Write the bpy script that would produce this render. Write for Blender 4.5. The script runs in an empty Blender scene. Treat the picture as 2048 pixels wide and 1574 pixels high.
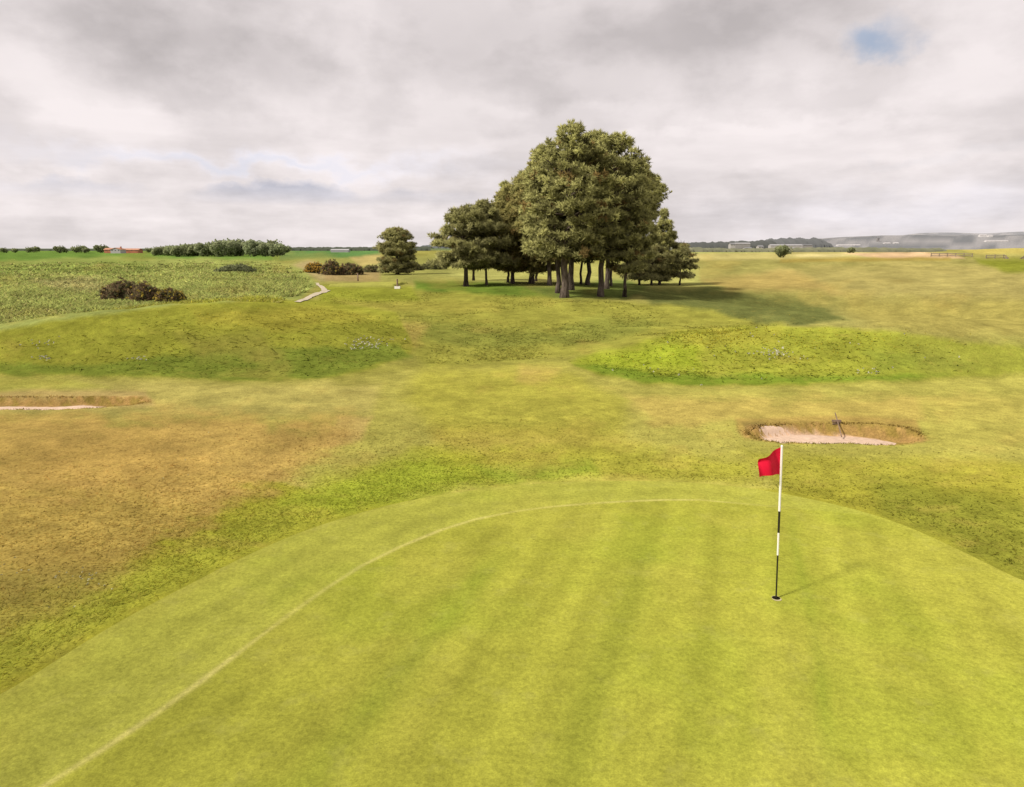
import bpy, math, random
import numpy as np
from math import radians, sin, cos, tan, atan, pi
rng = np.random.default_rng(11)
random.seed(11)
S = bpy.context.scene
C = S.collection

# ------------------------------------------------------------------ measured camera
F, CX, CY = 1434.0, 1024.0, 787.0          # focal length and centre in photo pixels
PITCH = radians(11.5)
CAMH = 4.65
cp, sp = cos(PITCH), sin(PITCH)
SUN_TRAVEL = np.array([0.86, 0.51]); SUN_TRAVEL = SUN_TRAVEL / np.linalg.norm(SUN_TRAVEL)
SUN_EL = radians(41)

def project(x, y, z):
    dz = z - CAMH
    depth = y * cp - dz * sp
    up = y * sp + dz * cp
    depth = np.where(depth < 0.3, 0.3, depth)
    return CX + F * x / depth, CY - F * up / depth

def ray(px, py):
    a = (px - CX) / F; b = (CY - py) / F
    d = np.array([a, cp + b * sp, -sp + b * cp])
    return d / math.hypot(d[0], d[1])       # unit horizontal length

# ------------------------------------------------------------------ numpy noise
def _hash(ix, iy, seed):
    n = (ix.astype(np.int64) * 374761393 + iy.astype(np.int64) * 668265263 + seed * 1442695041) & 0x7fffffff
    n = ((n ^ (n >> 13)) * 1274126177) & 0x7fffffff
    n = (n ^ (n >> 16)) & 0xffff
    return n / 65535.0
def vnoise(x, y, seed=0):
    x = np.asarray(x, float); y = np.asarray(y, float)
    x0 = np.floor(x); y0 = np.floor(y)
    fx = x - x0; fy = y - y0
    fx = fx * fx * fx * (fx * (fx * 6 - 15) + 10); fy = fy * fy * fy * (fy * (fy * 6 - 15) + 10)
    a = _hash(x0, y0, seed); b = _hash(x0 + 1, y0, seed)
    c = _hash(x0, y0 + 1, seed); d = _hash(x0 + 1, y0 + 1, seed)
    return (a * (1 - fx) + b * fx) * (1 - fy) + (c * (1 - fx) + d * fx) * fy
def fbm(x, y, seed=0, oct=4):
    v = 0; amp = 0.5; tot = 0
    for o in range(oct):
        v = v + amp * vnoise(x, y, seed + o * 17); tot += amp
        x = x * 2.03 + 5.1; y = y * 2.03 - 3.7; amp *= 0.5
    return v / tot                            # 0..1
def sstep(a, b, x):
    t = np.clip((x - a) / (b - a), 0, 1)
    return t * t * (3 - 2 * t)

# ------------------------------------------------------------------ green outline (world, star shaped)
def flat(px, py):
    d = ray(px, py); t = CAMH / -d[2]
    return d[0] * t, d[1] * t
GC = (1.2, 5.2)
edge_px = [(0,1395),(100,1332),(200,1268),(300,1212),(400,1160),(500,1110),(600,1066),(700,1033),(800,1006),(900,988),
           (1000,975),(1100,967),(1200,963),(1300,963),(1400,967),(1500,977),(1600,995),(1700,1017),(1800,1048),(1900,1093),(2048,1168)]
edge_w = [flat(*p) for p in edge_px]
edge_w += [(9.6, 6.6), (9.6, 3.0), (8.2, -1.0), (4.5, -4.0), (0.0, -4.8), (-4.0, -3.0), (-6.2, 0.5), (-6.7, 3.6)]
line_px = [(90,1574),(200,1505),(300,1438),(400,1366),(500,1290),(580,1230),(650,1180),(720,1135),(800,1095),(880,1062),(950,1040),(1030,1024),(1100,1015),
           (1180,1008),(1250,1004),(1330,1001),(1400,1001),(1500,1010)]
line_w = [flat(*p) for p in line_px]
def polar_table(pts):
    th = np.array([math.atan2(p[1]-GC[1], p[0]-GC[0]) for p in pts]); r = np.array([math.hypot(p[1]-GC[1], p[0]-GC[0]) for p in pts])
    o = np.argsort(th); th = th[o]; r = r[o]
    th = np.concatenate([th - 2*pi, th, th + 2*pi]); r = np.concatenate([r, r, r])
    g = np.linspace(-pi, pi, 1441); rr = np.interp(g, th, r)
    k = np.hanning(41); k /= k.sum()
    rp = np.concatenate([rr[-41:-1], rr, rr[1:41]]); rr = np.convolve(rp, k, 'same')[40:-40]
    return g, rr
EG, ER = polar_table(edge_w)
def green_sd(x, y):                            # negative inside the green
    th = np.arctan2(y - GC[1], x - GC[0]); r = np.hypot(x - GC[0], y - GC[1])
    return r - np.interp(th, EG, ER)

# ------------------------------------------------------------------ bunkers
BUNK = [dict(c=(8.35, 18.05), rx=2.15, ry=0.88, rot=-0.05, d=0.24, seed=3, sx=.78, su=-.10, sv=.92),
        dict(c=(-14.9, 21.75), rx=3.3, ry=0.66, rot=0.05, d=0.17, seed=8, sx=.80, su=-.06, sv=.38)]
def bunk_r(b, x, y):
    dx = x - b['c'][0]; dy = y - b['c'][1]
    c, s = cos(b['rot']), sin(b['rot'])
    u = (dx * c + dy * s) / b['rx']; v = (-dx * s + dy * c) / b['ry']
    th = np.arctan2(v, u)
    w = 1 + 0.05 * np.sin(3 * th + b['seed']) + 0.035 * np.sin(5 * th + 2 * b['seed']) + 0.03 * (vnoise(x * 5, y * 5, b['seed']) - 0.5)
    return np.hypot(u, v) / w, v

# ------------------------------------------------------------------ terrain
def bump(x, y, cx, cy, rx, ry, h, rot=0.0, p=2.0):
    dx = x - cx; dy = y - cy
    c, s = cos(rot), sin(rot)
    r2 = ((dx * c + dy * s) / rx) ** 2 + ((-dx * s + dy * c) / ry) ** 2
    return h * np.clip(1 - r2, 0, None) ** p
_hr = np.random.default_rng(3)
HUMPS = [(_hr.uniform(14, 95), _hr.uniform(84, 230), _hr.uniform(4, 9), _hr.uniform(.35, 1.0)) for _ in range(26)]
HUMPS += [(_hr.uniform(-8, 16), _hr.uniform(38, 52), _hr.uniform(2.5, 4.5), _hr.uniform(.15, .4)) for _ in range(9)]
def height(x, y):
    x = np.asarray(x, float); y = np.asarray(y, float)
    z = np.zeros(np.broadcast(x, y).shape)
    d = np.hypot(x, y)
    gs = green_sd(x, y)
    z = z - 0.16 * sstep(0.0, 1.6, gs) + 0.10 * sstep(2.5, 7.0, gs)
    rough = sstep(0.1, 0.8, gs)
    lr = sstep(0.3, 3.5, gs) * sstep(1, -5, x)     # left rough foreground gets gentle bumps
    z = z + lr * 0.07 * (fbm(x * 0.9, y * 0.9, 5, 3) - 0.5) * sstep(24, 18, y)
    z = z + rough * 0.012 * (fbm(x * 3.0, y * 3.0, 7, 2) - 0.5) * sstep(40, 20, d)
    z = z + sstep(.6, 2.5, gs) * (0.16 * (fbm(x * .30, y * .30, 101, 3) - .5) + .05 * (fbm(x * 1.1, y * 1.1, 103, 2) - .5)) * sstep(140, 60, d)
    # mounds either side of the approach
    m = bump(x, y, -15.0, 33.2, 13.5, 8.2, 1.95, 0.02) + bump(x, y, -27, 31, 11, 6.5, 0.75) + bump(x, y, -8.5, 37, 8, 8, 0.5)
    m2 = bump(x, y, 13.6, 32.8, 12.2, 7.6, 1.38, -0.03) + bump(x, y, 25, 31.2, 13, 6.4, 1.0) + bump(x, y, 7.0, 30.5, 5.0, 4.2, 0.25)
    z = z + (m + m2) * (0.70 + 0.60 * fbm(x * 0.20, y * 0.20, 21, 3))
    # knoll with the pines, ridge falling to the right, dip behind it
    z = z + bump(x, y, 3, 59, 25, 20, 0.75) + bump(x, y, -6, 78, 34, 24, 0.8) + bump(x, y, 19, 47, 9, 7, 0.45, -0.6)
    z = z + bump(x, y, 33, 66, 24, 17, -2.8, -0.55)
    z = z + bump(x, y, 62, 95, 40, 26, 0.9)
    # left rough field, right dunes
    lf = sstep(-9, -17, x + (y - 45) * 0.28 * (y > 45)) * sstep(40, 52, y)
    z = z + lf * (0.5 + 0.55 * (fbm(x * 0.16, y * 0.16, 31, 4) - 0.5)) * sstep(330, 200, d)
    z = z + bump(x, y, 190, 250, 100, 70, 4.6) + bump(x, y, 112, 160, 40, 30, 2.2) + bump(x, y, 95, 215, 60, 30, 1.2)
    z = z + bump(x, y, -30, 180, 60, 40, 1.4) + bump(x, y, 12, 118, 40, 16, 0.35)
    for bx, by, br_, bh in HUMPS: z = z + bump(x, y, bx, by, br_ * 1.6, br_, bh)
    amp = sstep(45, 120, d)
    z = z + amp * (1.0 * (fbm(x * 0.03, y * 0.03, 41, 3) - 0.5) + 0.35 * (fbm(x * 0.11, y * 0.11, 43, 3) - 0.5)) * sstep(900, 300, d)
    for b in BUNK:
        r, v = bunk_r(b, x, y)
        wall = sstep(1.02, 0.84 - .06 * np.clip(v, -1, 1), r)
        z = z - b['d'] * wall + 0.07 * np.exp(-((r - 1.15) / 0.2) ** 2) * sstep(0.1, 0.6, v) - 0.05 * np.exp(-((r - 1.1) / 0.2) ** 2) * sstep(0, -0.6, v)
    return z
def hz(x, y): return float(height(np.array([x]), np.array([y]))[0])

def hit(px, py, tmax=3000):
    """where the line of sight of a photo pixel meets the terrain"""
    d = ray(px, py)
    t = np.geomspace(2.5, tmax, 4000)
    g = CAMH + d[2] * t - height(d[0] * t, d[1] * t)
    i = np.nonzero(g <= 0)[0]
    if len(i) == 0: tt = tmax
    elif i[0] == 0: tt = t[0]
    else:
        k = i[0]; tt = t[k-1] + (t[k] - t[k-1]) * g[k-1] / (g[k-1] - g[k])
    x, y = d[0] * tt, d[1] * tt
    return x, y, hz(x, y)

# ------------------------------------------------------------------ ground colours
KLIT = 1.62
def s2l(c):
    c = np.asarray(c, float) / 255.0
    return np.where(c <= 0.04045, c / 12.92, ((c + 0.055) / 1.055) ** 2.4)
def alb(c, k=None): return s2l(c) / (k or KLIT)

def poly_sd(px, py, poly):
    P = np.array(poly, float); n = len(P)
    d2 = np.full(px.shape, 1e18); inside = np.zeros(px.shape, bool)
    for i in range(n):
        a = P[i]; b = P[(i+1) % n]
        ex, ey = b - a; wx = px - a[0]; wy = py - a[1]
        t = np.clip((wx*ex + wy*ey) / (ex*ex + ey*ey + 1e-9), 0, 1)
        d2 = np.minimum(d2, (wx - ex*t)**2 + (wy - ey*t)**2)
        cond = (a[1] <= py) != (b[1] <= py)
        xi = a[0] + (py - a[1]) * ex / (ey if abs(ey) > 1e-9 else 1e-9)
        inside ^= cond & (px < xi)
    return np.sqrt(d2) * np.where(inside, -1, 1)

# (outline in measured picture coordinates, colour, softness, warp, strength)
PAINT = [
 # far right links land
 ([(1240,515),(1500,503),(1760,498),(2300,480),(2300,720),(1700,660),(1380,615),(1240,600)], (166,158,82), 14, 10, 1),
 ([(1560,535),(1850,520),(2300,545),(2300,600),(1900,600),(1650,580),(1500,550)], (176,162,90), 16, 24, .9),
 ([(1400,555),(1600,545),(1700,590),(1500,600)], (182,158,86), 12, 18, .8),
 ([(1660,600),(2300,590),(2300,700),(1750,660)], (168,155,76), 20, 16, .9),
 ([(1380,505),(1560,500),(1800,505),(1800,516),(1380,520)], (196,182,110), 3, 4, .8),
 ([(1580,509),(1740,505),(1760,512),(1600,514)], (212,196,128), 2, 3, .9),
 ([(1690,508),(1780,503),(1900,506),(1930,516),(1780,518)], (222,186,140), 2.5, 3, .9),
 ([(1900,492),(2300,478),(2300,508),(1950,508)], (196,180,92), 4, 3, .9),
 ([(1560,517),(1900,514),(1900,521),(1560,524)], (168,146,66), 3, 3, .8),
 ([(1950,517),(2300,520),(2300,545),(2010,543),(1960,528)], (136,140,40), 6, 6, .9),
 ([(1375,490),(1580,489),(1580,505),(1375,508)], (170,172,92), 3, 2, .8),
 # far left crop fields
 ([(-300,496),(760,496),(760,512),(560,522),(300,520),(-300,528)], (122,152,62), 2.5, 2, 1),
 ([(560,500),(760,500),(760,516),(560,520)], (104,142,74), 3, 2, .9),
 # strip between trees, bright fairway beyond the pines
 ([(820,528),(1000,522),(1280,522),(1400,530),(1400,570),(1000,572),(880,550)], (180,177,94), 6, 5, .9),
 ([(560,520),(900,510),(900,560),(640,565),(560,545)], (160,158,80), 6, 8, .8),
 ([(580,533),(620,522),(660,540),(680,556),(640,562)], (188,166,112), 6, 6, .8),
 ([(650,542),(760,540),(760,562),(650,562)], (178,152,98), 5, 6, .8),
 ([(700,515),(760,508),(775,528),(720,534)], (200,178,108), 4, 5, .8),
 # left rough meadow
 ([(-300,530),(200,516),(560,520),(612,545),(632,570),(600,600),(480,612),(300,632),(150,655),(-300,720)], (165,171,86), 5, 8, 1),
 ([(60,560),(170,556),(230,580),(120,588)], (178,168,104), 8, 14, .7),
 ([(-300,530),(300,516),(300,545),(-300,560)], (136,150,66), 8, 10, .6),
 # ground before the pines
 ([(640,575),(800,578),(900,580),(1130,598),(1390,612),(1560,650),(1300,690),(1140,715),(860,735),(790,690),(640,615)], (160,156,62), 8, 10, 1),
 ([(840,640),(960,650),(1100,660),(1200,640),(1330,645),(1200,690),(960,700),(850,680)], (138,140,56), 12, 18, .85),
 ([(830,560),(1000,566),(1110,575),(1110,597),(980,590),(830,580)], (96,128,34), 6, 6, .8),  # dark green at the tree feet, crown shadow put into the colour
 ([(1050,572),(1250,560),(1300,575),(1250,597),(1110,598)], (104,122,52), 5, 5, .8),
 ([(640,572),(820,572),(840,600),(640,610)], (152,156,48), 6, 6, .8),
 ([(660,600),(1000,605),(1000,625),(700,620)], (170,160,66), 8, 8, .7),
 ([(790,640),(860,648),(820,700),(770,690)], (190,168,84), 10, 10, .7),
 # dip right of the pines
 ([(1250,582),(1400,575),(1560,588),(1640,615),(1700,640),(1560,650),(1420,625),(1300,606)], (100,106,50), 7, 12, .85),  # pines' shadow over the dip, painted in as darker grass
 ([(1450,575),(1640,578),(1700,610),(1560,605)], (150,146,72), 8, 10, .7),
 # left mound
 ([(-300,690),(0,660),(150,636),(300,616),(480,600),(640,600),(790,625),(830,690),(815,712),(740,738),(640,757),(500,761),(400,759),(200,751),(-300,748)], (160,159,54), 4, 5, 1),
 ([(380,622),(640,612),(760,640),(560,660),(400,650)], (176,166,60), 12, 14, .8),
 ([(-300,735),(200,725),(420,700),(800,690),(820,712),(640,757),(400,759),(200,751),(-300,748)], (122,136,46), 7, 12, .8),  # lusher front foot, its shade also put into the grass colour
 ([(350,670),(520,665),(560,710),(400,720)], (146,140,56), 14, 16, .7),
 # right mound
 ([(1138,722),(1250,692),(1350,664),(1500,652),(1700,656),(1850,672),(2060,700),(2300,722),(2300,735),(2040,746),(1800,758),(1600,767),(1400,768),(1300,765),(1200,748)], (162,164,54), 5, 7, 1),
 ([(1160,718),(1300,690),(1400,690),(1400,740),(1250,740)], (164,176,46), 14, 12, .8),
 ([(1340,665),(1560,655),(1560,690),(1400,700)], (176,170,60), 12, 16, .7),
 ([(1148,724),(1200,726),(1320,748),(1700,752),(1900,746),(1800,762),(1400,769),(1250,762)], (118,140,38), 6, 10, .8),  # shaded foot of this mound painted as darker, lusher grass
 ([(1720,700),(1900,710),(1960,735),(1760,745)], (138,146,50), 12, 16, .7),
 ([(1800,670),(2300,705),(2300,750),(1850,752)], (152,152,58), 26, 14, .6),
 # closely mown approach
 ([(-300,752),(200,756),(400,763),(640,760),(820,738),(1000,735),(1140,728),(1200,752),(1300,771),(1600,773),(2300,745),(2300,900),(1900,960),(1500,980),(700,1000),(300,900),(-300,870)], (176,168,76), 6, 6, 1),
 ([(-300,756),(420,766),(760,768),(740,830),(420,832),(-300,830)], (190,176,92), 14, 12, .8),
 ([(-300,752),(120,756),(220,775),(60,782),(-300,790)], (172,170,66), 10, 8, .7),
 ([(1040,735),(1120,740),(1100,765),(1030,765)], (200,170,92), 10, 10, .8),
 ([(840,740),(1150,745),(1250,800),(1250,880),(900,880),(800,800)], (172,166,58), 24, 24, .7),
 ([(1250,790),(1500,800),(1760,790),(2100,800),(2100,840),(1500,845),(1300,850)], (192,168,84), 14, 22, .7),
 ([(1840,800),(2300,790),(2300,900),(1860,905)], (182,172,78), 14, 14, .8),
 ([(680,832),(745,834),(720,880),(640,900)], (200,170,98), 8, 8, .7),
 ([(860,850),(1180,850),(1300,900),(900,930)], (178,162,64), 20, 24, .6),
 # dry brown rough
 ([(-400,845),(200,828),(420,832),(700,842),(700,880),(600,940),(440,1030),(250,1120),(-400,1300)], (188,156,80), 34, 46, .9),
 ([(-400,980),(300,990),(420,1030),(250,1130),(-400,1330)], (176,152,70), 34, 60, .75),
 ([(100,880),(330,870),(460,930),(300,980),(60,960)], (196,162,82), 30, 40, .55),
 ([(-400,1180),(160,1130),(300,1140),(120,1300),(-400,1440)], (158,142,64), 26, 30, .7),
 # lush band round the green
 ([(-400,1440),(200,1190),(480,1040),(640,960),(820,905),(980,930),(1010,965),(800,1000),(600,1062),(400,1155),(-400,1560)], (158,158,50), 22, 18, .85),
 ([(560,1010),(800,925),(900,900),(1000,930),(960,970),(700,1020)], (150,162,42), 22, 18, .7),
 ([(820,900),(1200,890),(1500,920),(1520,968),(1200,962),(1000,968)], (164,160,50), 20, 14, .8),
 ([(940,935),(1180,925),(1200,950),(1000,968)], (142,156,46), 12, 12, .7),
 ([(1480,900),(1800,915),(2300,950),(2300,1220),(2048,1168),(1900,1090),(1700,1015),(1560,980)], (154,148,48), 20, 14, .9),
 ([(1740,960),(1960,985),(2300,1050),(2300,1230),(2048,1168),(1900,1090),(1760,1030)], (132,132,42), 24, 20, .85),
 ([(1860,920),(2048,920),(2048,980),(1900,970)], (166,158,54), 18, 18, .7),
 ([(1470,838),(1560,835),(1700,832),(1830,838),(1850,880),(1490,878),(1475,862)], (172,140,72), 6, 6, .7),
 ([(1482,846),(1530,844),(1540,866),(1500,868)], (122,104,52), 5, 6, .8),
 ([(-100,782),(290,782),(310,812),(-100,818)], (198,166,104), 6, 6, .6),
]
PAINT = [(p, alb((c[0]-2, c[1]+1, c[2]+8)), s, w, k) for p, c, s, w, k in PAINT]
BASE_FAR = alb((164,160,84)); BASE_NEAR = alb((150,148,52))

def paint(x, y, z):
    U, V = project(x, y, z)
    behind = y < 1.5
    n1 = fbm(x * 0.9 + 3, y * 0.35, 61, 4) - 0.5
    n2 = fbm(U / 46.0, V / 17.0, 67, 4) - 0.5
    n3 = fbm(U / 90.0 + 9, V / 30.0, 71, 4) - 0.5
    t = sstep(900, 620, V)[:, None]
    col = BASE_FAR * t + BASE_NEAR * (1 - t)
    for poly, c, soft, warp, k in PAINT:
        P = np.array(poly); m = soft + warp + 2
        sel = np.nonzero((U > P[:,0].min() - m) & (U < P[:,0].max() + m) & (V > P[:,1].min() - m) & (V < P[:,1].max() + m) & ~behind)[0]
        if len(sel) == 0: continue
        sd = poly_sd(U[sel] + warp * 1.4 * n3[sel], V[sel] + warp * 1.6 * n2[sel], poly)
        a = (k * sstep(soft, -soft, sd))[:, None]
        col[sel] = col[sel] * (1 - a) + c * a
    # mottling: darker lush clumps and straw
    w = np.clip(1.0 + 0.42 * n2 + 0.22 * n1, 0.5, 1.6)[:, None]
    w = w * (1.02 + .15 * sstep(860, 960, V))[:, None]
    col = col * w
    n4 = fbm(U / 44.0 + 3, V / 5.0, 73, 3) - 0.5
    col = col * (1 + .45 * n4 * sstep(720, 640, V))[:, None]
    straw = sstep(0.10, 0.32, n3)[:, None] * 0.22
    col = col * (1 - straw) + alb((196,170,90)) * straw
    return col

# ------------------------------------------------------------------ mesh and material helpers
def mesh_np(name, v, f, col=None, mat=None, parent=None, smooth=False, mats=None, mi=None, nrm=None):
    v = np.ascontiguousarray(v, dtype=np.float32); f = np.ascontiguousarray(f, dtype=np.int32)
    k = f.shape[1]
    me = bpy.data.meshes.new(name)
    me.vertices.add(len(v)); me.vertices.foreach_set('co', v.ravel())
    me.loops.add(f.size); me.loops.foreach_set('vertex_index', f.ravel())
    me.polygons.add(len(f)); me.polygons.foreach_set('loop_start', np.arange(0, f.size, k, dtype=np.int32))
    if mi is not None: me.polygons.foreach_set('material_index', np.asarray(mi, dtype=np.int32))
    me.update(calc_edges=True)
    if smooth: me.polygons.foreach_set('use_smooth', np.ones(len(f), dtype=bool))
    if col is not None:
        a = me.attributes.new('col', 'FLOAT_COLOR', 'POINT')
        c4 = np.ones((len(v), 4), dtype=np.float32); c4[:, :3] = col
        a.data.foreach_set('color', c4.ravel())
    if nrm is not None:
        a = me.attributes.new('nrm', 'FLOAT_VECTOR', 'POINT'); a.data.foreach_set('vector', np.ascontiguousarray(nrm, dtype=np.float32).ravel())
    for m in (mats or ([mat] if mat else [])): me.materials.append(m)
    o = bpy.data.objects.new(name, me); C.objects.link(o)
    if parent: o.parent = parent
    return o
def tag(o, label=None, cat=None, group=None, kind=None):
    if label: o['label'] = label
    if cat: o['category'] = cat
    if group: o['group'] = group
    if kind: o['kind'] = kind
    return o
def thing(name, label, cat, loc=(0,0,0), rz=0, group=None):
    o = bpy.data.objects.new(name, None); C.objects.link(o)
    o.location = loc; o.rotation_euler = (0, 0, rz); o.empty_display_size = 0.3
    return tag(o, label, cat, group)

class MB:                                     # little polygon collector
    def __init__(s): s.v = []; s.f = []; s.mi = []
    def add(s, vs, fs, mi=0):
        b = len(s.v); s.v += [tuple(p) for p in vs]; s.f += [tuple(i + b for i in q) for q in fs]; s.mi += [mi] * len(fs)
    def box(s, x0, x1, y0, y1, z0, z1, mi=0):
        s.add([(x0,y0,z0),(x1,y0,z0),(x1,y1,z0),(x0,y1,z0),(x0,y0,z1),(x1,y0,z1),(x1,y1,z1),(x0,y1,z1)],
              [(0,3,2,1),(4,5,6,7),(0,1,5,4),(1,2,6,5),(2,3,7,6),(3,0,4,7)], mi)
    def tube(s, pts, radii, n=8, cap=True, mi=0):
        P = [np.array(p, float) for p in pts]; rings = []
        for i, p in enumerate(P):
            d = P[min(i+1, len(P)-1)] - P[max(i-1, 0)]; d = d / (np.linalg.norm(d) + 1e-9)
            a = np.array([1.0,0,0]) if abs(d[0]) < 0.8 else np.array([0,1.0,0])
            u = np.cross(d, a); u /= np.linalg.norm(u); w = np.cross(d, u)
            rings.append([p + radii[i] * (cos(2*pi*k/n) * u + sin(2*pi*k/n) * w) for k in range(n)])
        vs = [q for r in rings for q in r]; fs = []
        for i in range(len(P)-1):
            for k in range(n):
                fs.append((i*n+k, i*n+(k+1)%n, (i+1)*n+(k+1)%n, (i+1)*n+k))
        if cap: fs += [tuple(range(n-1, -1, -1)), tuple((len(P)-1)*n + k for k in range(n))]
        s.add(vs, fs, mi)
    def build(s, name, mats, parent=None, smooth=False):
        me = bpy.data.meshes.new(name); me.from_pydata([tuple(map(float, p)) for p in s.v], [], s.f)
        for m in (mats if isinstance(mats, (list, tuple)) else [mats]): me.materials.append(m)
        me.polygons.foreach_set('material_index', s.mi)
        if smooth: me.polygons.foreach_set('use_smooth', [True] * len(s.f))
        me.update()
        o = bpy.data.objects.new(name, me); C.objects.link(o)
        if parent: o.parent = parent
        return o

def newmat(name):
    m = bpy.data.materials.new(name); m.use_nodes = True
    nt = m.node_tree; nt.nodes.clear()
    out = nt.nodes.new('ShaderNodeOutputMaterial')
    return m, nt, out
def N(nt, t, **kw):
    n = nt.nodes.new(t)
    for k, v in kw.items():
        if k in n.inputs: n.inputs[k].default_value = v
        else: setattr(n, k, v)
    return n
def noise(nt, vec, scale, detail=4, rough=0.55):
    n = N(nt, 'ShaderNodeTexNoise'); n.inputs['Scale'].default_value = scale; n.inputs['Detail'].default_value = detail; n.inputs['Roughness'].default_value = rough
    if vec is not None: nt.links.new(vec, n.inputs['Vector'])
    return n.outputs['Fac']
def maprange(nt, val, a, b, c, d):
    n = N(nt, 'ShaderNodeMapRange'); n.inputs['From Min'].default_value = a; n.inputs['From Max'].default_value = b
    n.inputs['To Min'].default_value = c; n.inputs['To Max'].default_value = d
    nt.links.new(val, n.inputs['Value']); return n.outputs['Result']
def math_(nt, op, a, b=None):
    n = N(nt, 'ShaderNodeMath'); n.operation = op
    for i, v in enumerate((a, b)):
        if v is None: continue
        if isinstance(v, (int, float)): n.inputs[i].default_value = v
        else: nt.links.new(v, n.inputs[i])
    return n.outputs[0]
def scale_col(nt, col, fac):
    n = N(nt, 'ShaderNodeVectorMath'); n.operation = 'SCALE'
    nt.links.new(col, n.inputs[0]); nt.links.new(fac, n.inputs['Scale']); return n.outputs[0]
def mixcol(nt, fac, a, b):
    n = N(nt, 'ShaderNodeMix'); n.data_type = 'RGBA'
    for s, v in ((n.inputs[0], fac), (n.inputs[6], a), (n.inputs[7], b)):
        if isinstance(v, (int, float)): s.default_value = v
        elif isinstance(v, (tuple, list, np.ndarray)): s.default_value = (*[float(q) for q in v[:3]], 1)
        else: nt.links.new(v, s)
    return n.outputs[2]

def turf_material(name, fine=1.0, bump_s=0.25, yellow=(0.34,0.27,0.06), big=1.0):
    m, nt, out = newmat(name)
    at = N(nt, 'ShaderNodeAttribute'); at.attribute_name = 'col'
    tc = N(nt, 'ShaderNodeTexCoord'); P = tc.outputs['Object']
    a = noise(nt, P, 0.8, 9, 0.66); b = noise(nt, P, 4.0, 5, 0.65); c = noise(nt, P, 17.0, 3, 0.7); d = noise(nt, P, 60.0, 2, 0.6)
    f = math_(nt, 'MULTIPLY', maprange(nt, a, 0.3, 0.7, 1 - .20 * fine * big, 1 + .20 * fine * big), maprange(nt, b, 0.3, 0.7, 1 - .18 * fine, 1 + .18 * fine))
    f = math_(nt, 'MULTIPLY', f, maprange(nt, c, 0.3, 0.7, 1 - .26 * fine, 1 + .26 * fine))
    f = math_(nt, 'MULTIPLY', f, maprange(nt, d, 0.3, 0.7, 1 - .20 * fine, 1 + .20 * fine))
    fl_ = noise(nt, P, 8.0, 4, 0.7)
    f = math_(nt, 'MULTIPLY', f, maprange(nt, fl_, .58, .70, 1.0, 1 - .34 * fine))
    f = math_(nt, 'MULTIPLY', f, maprange(nt, fl_, .30, .42, 1 + .22 * fine, 1.0))
    col = scale_col(nt, at.outputs['Color'], f)
    y = noise(nt, P, 2.3, 5, 0.65)
    col = mixcol(nt, maprange(nt, y, 0.55, 0.8, 0.0, 0.35), col, yellow)
    bs = N(nt, 'ShaderNodeBsdfDiffuse'); bs.inputs['Roughness'].default_value = 0.6
    nt.links.new(col, bs.inputs['Color'])
    bm = N(nt, 'ShaderNodeBump'); bm.inputs['Strength'].default_value = bump_s; bm.inputs['Distance'].default_value = 0.03
    nt.links.new(math_(nt, 'ADD', c, b), bm.inputs['Height']); nt.links.new(bm.outputs[0], bs.inputs['Normal'])
    nt.links.new(bs.outputs[0], out.inputs[0]); return m

def leaf_material(name, trans=0.25, up=0.0, soft=False):
    m, nt, out = newmat(name)
    at = N(nt, 'ShaderNodeAttribute'); at.attribute_name = 'col'
    bs = N(nt, 'ShaderNodeBsdfDiffuse'); tr = N(nt, 'ShaderNodeBsdfTranslucent'); mx = N(nt, 'ShaderNodeMixShader'); mx.inputs[0].default_value = trans
    for b in (bs, tr): nt.links.new(at.outputs['Color'], b.inputs['Color'])
    if up > 0:
        g = N(nt, 'ShaderNodeNewGeometry')
        vm = N(nt, 'ShaderNodeMix'); vm.data_type = 'VECTOR'; vm.inputs[0].default_value = up
        nt.links.new(g.outputs['Normal'], vm.inputs[4]); vm.inputs[5].default_value = (0, 0, 1)
        if soft:
            an = N(nt, 'ShaderNodeAttribute'); an.attribute_name = 'nrm'; vt = N(nt, 'ShaderNodeVectorTransform'); vt.vector_type = 'NORMAL'; vt.convert_from = 'OBJECT'; vt.convert_to = 'WORLD'; nt.links.new(an.outputs['Vector'], vt.inputs[0]); nt.links.new(vt.outputs[0], vm.inputs[5])
        nz = N(nt, 'ShaderNodeVectorMath'); nz.operation = 'NORMALIZE'; nt.links.new(vm.outputs[1], nz.inputs[0])
        nt.links.new(nz.outputs[0], bs.inputs['Normal'])
    nt.links.new(bs.outputs[0], mx.inputs[1]); nt.links.new(tr.outputs[0], mx.inputs[2])
    nt.links.new(mx.outputs[0], out.inputs[0]); return m

def plain(name, c, rough=0.8, var=0.2, scale=3.0, spec=0.2, bump_s=0.0, coords='Object'):
    m, nt, out = newmat(name)
    tc = N(nt, 'ShaderNodeTexCoord'); n = noise(nt, tc.outputs[coords], scale, 5)
    rgb = N(nt, 'ShaderNodeRGB'); rgb.outputs[0].default_value = (*[float(q) for q in c], 1)
    col = scale_col(nt, rgb.outputs[0], maprange(nt, n, 0.3, 0.7, 1 - var, 1 + var))
    b = N(nt, 'ShaderNodeBsdfPrincipled'); b.inputs['Roughness'].default_value = rough
    b.inputs['Specular IOR Level'].default_value = spec
    nt.links.new(col, b.inputs['Base Color'])
    if bump_s:
        bm = N(nt, 'ShaderNodeBump'); bm.inputs['Strength'].default_value = bump_s; bm.inputs['Distance'].default_value = 0.05
        nt.links.new(n, bm.inputs['Height']); nt.links.new(bm.outputs[0], b.inputs['Normal'])
    nt.links.new(b.outputs[0], out.inputs[0]); return m

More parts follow.
